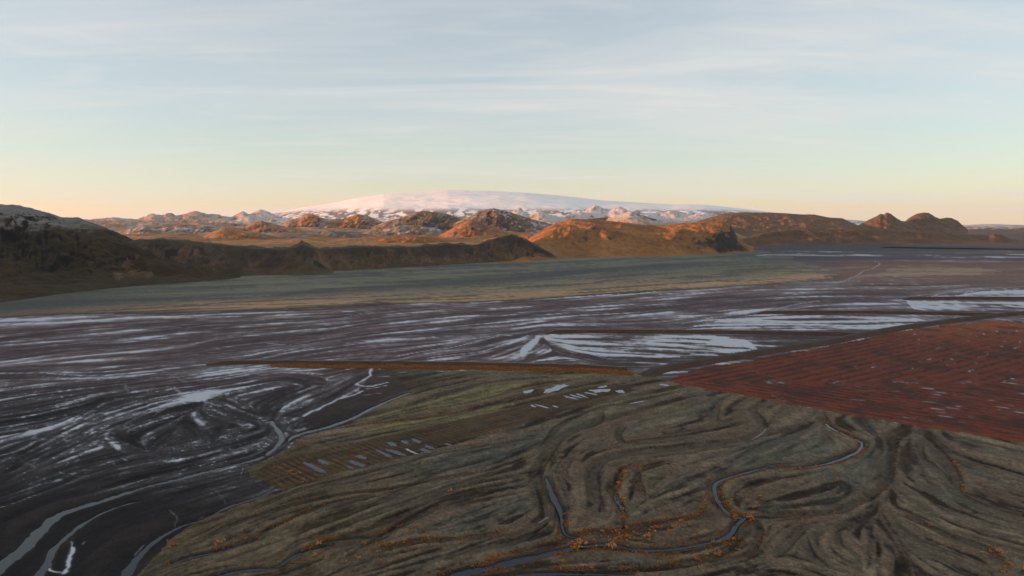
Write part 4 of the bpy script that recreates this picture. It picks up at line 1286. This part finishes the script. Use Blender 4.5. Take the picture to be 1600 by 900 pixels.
def bush_meshes(seed, n=110):
    r = np.random.default_rng(seed)
    lobes = [(r.normal(0, .38), r.normal(0, .38), .42 + r.random() * .42, .30 + r.random() * .22) for _ in range(7)]
    V, F = [], []
    for i in range(n):
        lx, ly, lz, lr = lobes[r.integers(len(lobes))]
        d = r.normal(size=3); d /= np.linalg.norm(d)
        c = np.array([lx, ly, lz]) + d * lr * r.random() ** .4
        c[2] = max(c[2], .06)
        a = r.normal(size=3); a /= np.linalg.norm(a)
        b = np.cross(a, r.normal(size=3)); b /= np.linalg.norm(b)
        s = .10 + .09 * r.random()
        k = len(V)
        V += [c - a * s, c + b * s * .6, c + a * s, c - b * s * .6]
        F.append((k, k + 1, k + 2, k + 3))
    leaf = mesh_from('foliage', np.array(V), np.array(F), smooth=False)
    leaf.materials.append(M_leaf.m)
    V, F = [], []
    for (lx, ly, lz, lr) in lobes:
        a = np.array([0, 0, -.1]); b = np.array([lx, ly, lz])
        k = len(V)
        for q, rad in ((a, .035), (a * .4 + b * .6 + r.normal(0, .03, 3), .022), (b, .010)):
            for t in (0, 2.09, 4.19):
                V.append(q + rad * np.array([math.cos(t), math.sin(t), 0]))
        for lv in (0, 3):
            for j in range(3):
                F.append((k + lv + j, k + lv + (j + 1) % 3, k + lv + 3 + (j + 1) % 3, k + lv + 3 + j))
    st = mesh_from('stems', np.array(V), np.array(F))
    st.materials.append(M_twig.m)
    return leaf, st


BUSH = [bush_meshes(s) for s in range(6)]
nshrub = 0


def shrub(x, y, size, label, group):
    global nshrub
    lf, st = BUSH[nshrub % 6]
    nshrub += 1
    e = bpy.data.objects.new('shrub', None); COL.objects.link(e)
    e.location = (x, y, float(ground_z(np.array([x]), np.array([y]))[0]) - .05)
    e.rotation_euler = (0, 0, rng.random() * 6.28)
    e.scale = (size * (.9 + .4 * rng.random()), size * (.9 + .4 * rng.random()), size * (.75 + .3 * rng.random()))
    e['label'] = label; e['category'] = 'shrub'; e['group'] = group
    link('foliage', lf, None, e); link('stems', st, None, e)
    return e


BIG = [((897, 860), 3.0, 'largest bright orange bush on the bank of the blue creek, bottom centre'), ((562, 717), 1.6, 'single orange bush standing among the blue furrow puddles'),
       ((1122, 866), 1.9, 'orange bush alone on the lower bank right of the blue creek'), ((1148, 809), 2.2, 'orange bush just left of the creek crossing'), ((1169, 812), 2.6, 'orange bush just right of the creek crossing'),
       ((955, 856), 2.2, 'low orange bush on the point between two creek arms'), ((1014, 838), 1.8, 'orange bush standing out above the middle creek bank'), ((905, 849), 2.0, 'pale orange bush right above the largest one'),
       ((704, 768), 1.3, 'lone pale orange bush in the open centre-left moss'), ((342, 850), 1.8, 'lone orange bush by the thin creek at lower left'), ((1596, 896), 2.4, 'orange bush at the bottom right corner'), ((498, 851), 1.4, 'orange bush beside the dark pool at lower left')]
for (p, s, lab) in BIG:
    x, y = unproject(*p)
    shrub(float(x), float(y), s, lab, 'orange shrubs that stand out singly')
# rows of small shrubs: line, count, spread (m), size, label
ROWS = [([(905, 838), (960, 832), (1010, 826), (1050, 820), (1092, 811)], 62, 3.4, .95, 'small orange shrub in the dense row along the middle creek bank'),
        ([(905, 850), (960, 845), (1020, 838)], 16, 3.0, .8, 'small orange shrub between the two creek arms'),
        ([(978, 736), (972, 752), (975, 770), (977, 790), (968, 818)], 34, 1.3, .85, 'small orange shrub beside the tiny blue pool'),
        ([(1122, 770), (1133, 788), (1148, 800)], 14, 1.6, .8, 'small orange shrub inside the bend of the blue creek'),
        ([(1195, 760), (1182, 775), (1178, 795), (1172, 808)], 20, 1.8, .9, 'small orange shrub above the creek crossing'),
        ([(1155, 826), (1137, 842), (1105, 850), (1060, 860)], 16, 1.6, .7, 'small orange shrub along the lower blue creek'),
        ([(870, 886), (960, 884), (1040, 880), (1100, 870), (1140, 855)], 30, 2.0, .7, 'small orange shrub along the bottom creek bank'),
        ([(1300, 668), (1340, 686), (1350, 694), (1343, 707), (1300, 724)], 34, 1.2, .8, 'small golden shrub lining the narrow bending creek'),
        ([(1290, 728), (1240, 734), (1190, 741)], 18, 1.6, .7, 'small orange shrub below the narrow bending creek'),
        ([(1494, 715), (1492, 745), (1505, 770)], 14, 1.8, .8, 'small orange shrub along the right-hand moss channel'),
        ([(1540, 855), (1560, 875), (1570, 892)], 14, 2.6, .8, 'small orange shrub in the lower right hollow'),
        ([(550, 865), (600, 855), (660, 846), (720, 838)], 28, 3.0, .7, 'small orange shrub in the lower left moss hollow'),
        ([(490, 868), (530, 870), (600, 875)], 12, 3.0, .8, 'small orange shrub near the dark pool at lower left'),
        ([(430, 735), (470, 745), (500, 748)], 20, 3.0, .6, 'small orange shrub in the lower end of the furrows'),
        ([(855, 730), (872, 700), (880, 735)], 10, 1.5, .6, 'small orange shrub near the head of the short blue creek'),
        ([(270, 862), (262, 850)], 8, 1.6, .9, 'small orange shrub on the moss tip at lower left')]
for pts, cnt, spread, size, lab in ROWS:
    p = resample(smooth_line(W(pts), 6), .5)
    for k in range(int(cnt * .82)):
        q = p[rng.integers(len(p))] + rng.normal(0, spread, 2)
        shrub(float(q[0]), float(q[1]), size * (.45 + 1.0 * rng.random() ** 1.8), lab, lab.replace('small orange shrub', 'small orange shrubs').replace('small golden shrub', 'small golden shrubs'))
print('shrubs', nshrub, time.time() - T0)

# low rusty scrub along the creeks and on the dyke foot, too small and many to count
tv, tf = [], []
probs = np.where((orange > .22) & (gy < 520) & (np.abs(gpx - 800) < 900))[0]
pick = rng.choice(probs, min(9000, len(probs)), replace=False)
scr_p = [(gx[i] + rng.normal(0, .6), gy[i] + rng.normal(0, .6), gz[i], .12 + .28 * rng.random() ** 2) for i in pick]
pa = resample([d for d in DYKEW if d[0] == 'A'][0][1], 1.0)
for k in range(5000):
    q = pa[rng.integers(60, len(pa))]
    o_ = rng.uniform(9, 20)
    scr_p.append((q[0], q[1] - o_, .0, .3 + .6 * rng.random() ** 2))
ang = rng.random((len(scr_p), 3)) * 6.28
S = np.array(scr_p)
vv = []
for j in range(3):
    a = ang[:, j]
    for (u, h) in ((-1, 0), (1, 0), (.75, 1.3), (-.75, 1.2)):
        vv.append(np.stack([S[:, 0] + np.cos(a) * u * S[:, 3], S[:, 1] + np.sin(a) * u * S[:, 3], S[:, 2] - .05 + h * S[:, 3]], 1))
co = np.stack(vv, 1).reshape(-1, 3)
f = np.arange(len(co)).reshape(-1, 4)
M_tuft = Mat('tuft_leaves')
M_tuft.color(M_tuft.mix(M_tuft.ramp(M_tuft.noise(.8, 5, .7), .35, .65), (.24, .095, .032), (.54, .24, .075)))
o = link('low_scrub', mesh_from('low_scrub', co, f, smooth=False), M_tuft.m, kind='stuff')
o['label'] = 'low rusty scrub along the creek banks and the dyke foot'; o['category'] = 'scrub'

# ------------------------------------------------------------------ haze
M_hz = bpy.data.materials.new('haze_air'); M_hz.use_nodes = True
nt_ = M_hz.node_tree
for n in list(nt_.nodes):
    nt_.nodes.remove(n)
ho = nt_.nodes.new('ShaderNodeOutputMaterial'); hv = nt_.nodes.new('ShaderNodeVolumePrincipled')
hv.inputs['Color'].default_value = (.88, .90, .95, 1)
hv.inputs['Density'].default_value = 1.1e-5
hv.inputs['Anisotropy'].default_value = 0.2
nt_.links.new(hv.outputs[0], ho.inputs['Volume'])
x0, x1, y0, y1, z0, z1 = -46000, 46000, -46000, 46000, -70, 1100
co = [(x, y, z_) for z_ in (z0, z1) for y in (y0, y1) for x in (x0, x1)]
f = [(0, 2, 3, 1), (4, 5, 7, 6), (0, 1, 5, 4), (2, 6, 7, 3), (0, 4, 6, 2), (1, 3, 7, 5)]
hz_o = link('haze', mesh_from('haze', co, f, smooth=False), M_hz, kind='stuff')
hz_o['label'] = 'thin evening haze over the whole plain'; hz_o['category'] = 'haze'
print('script done', time.time() - T0)
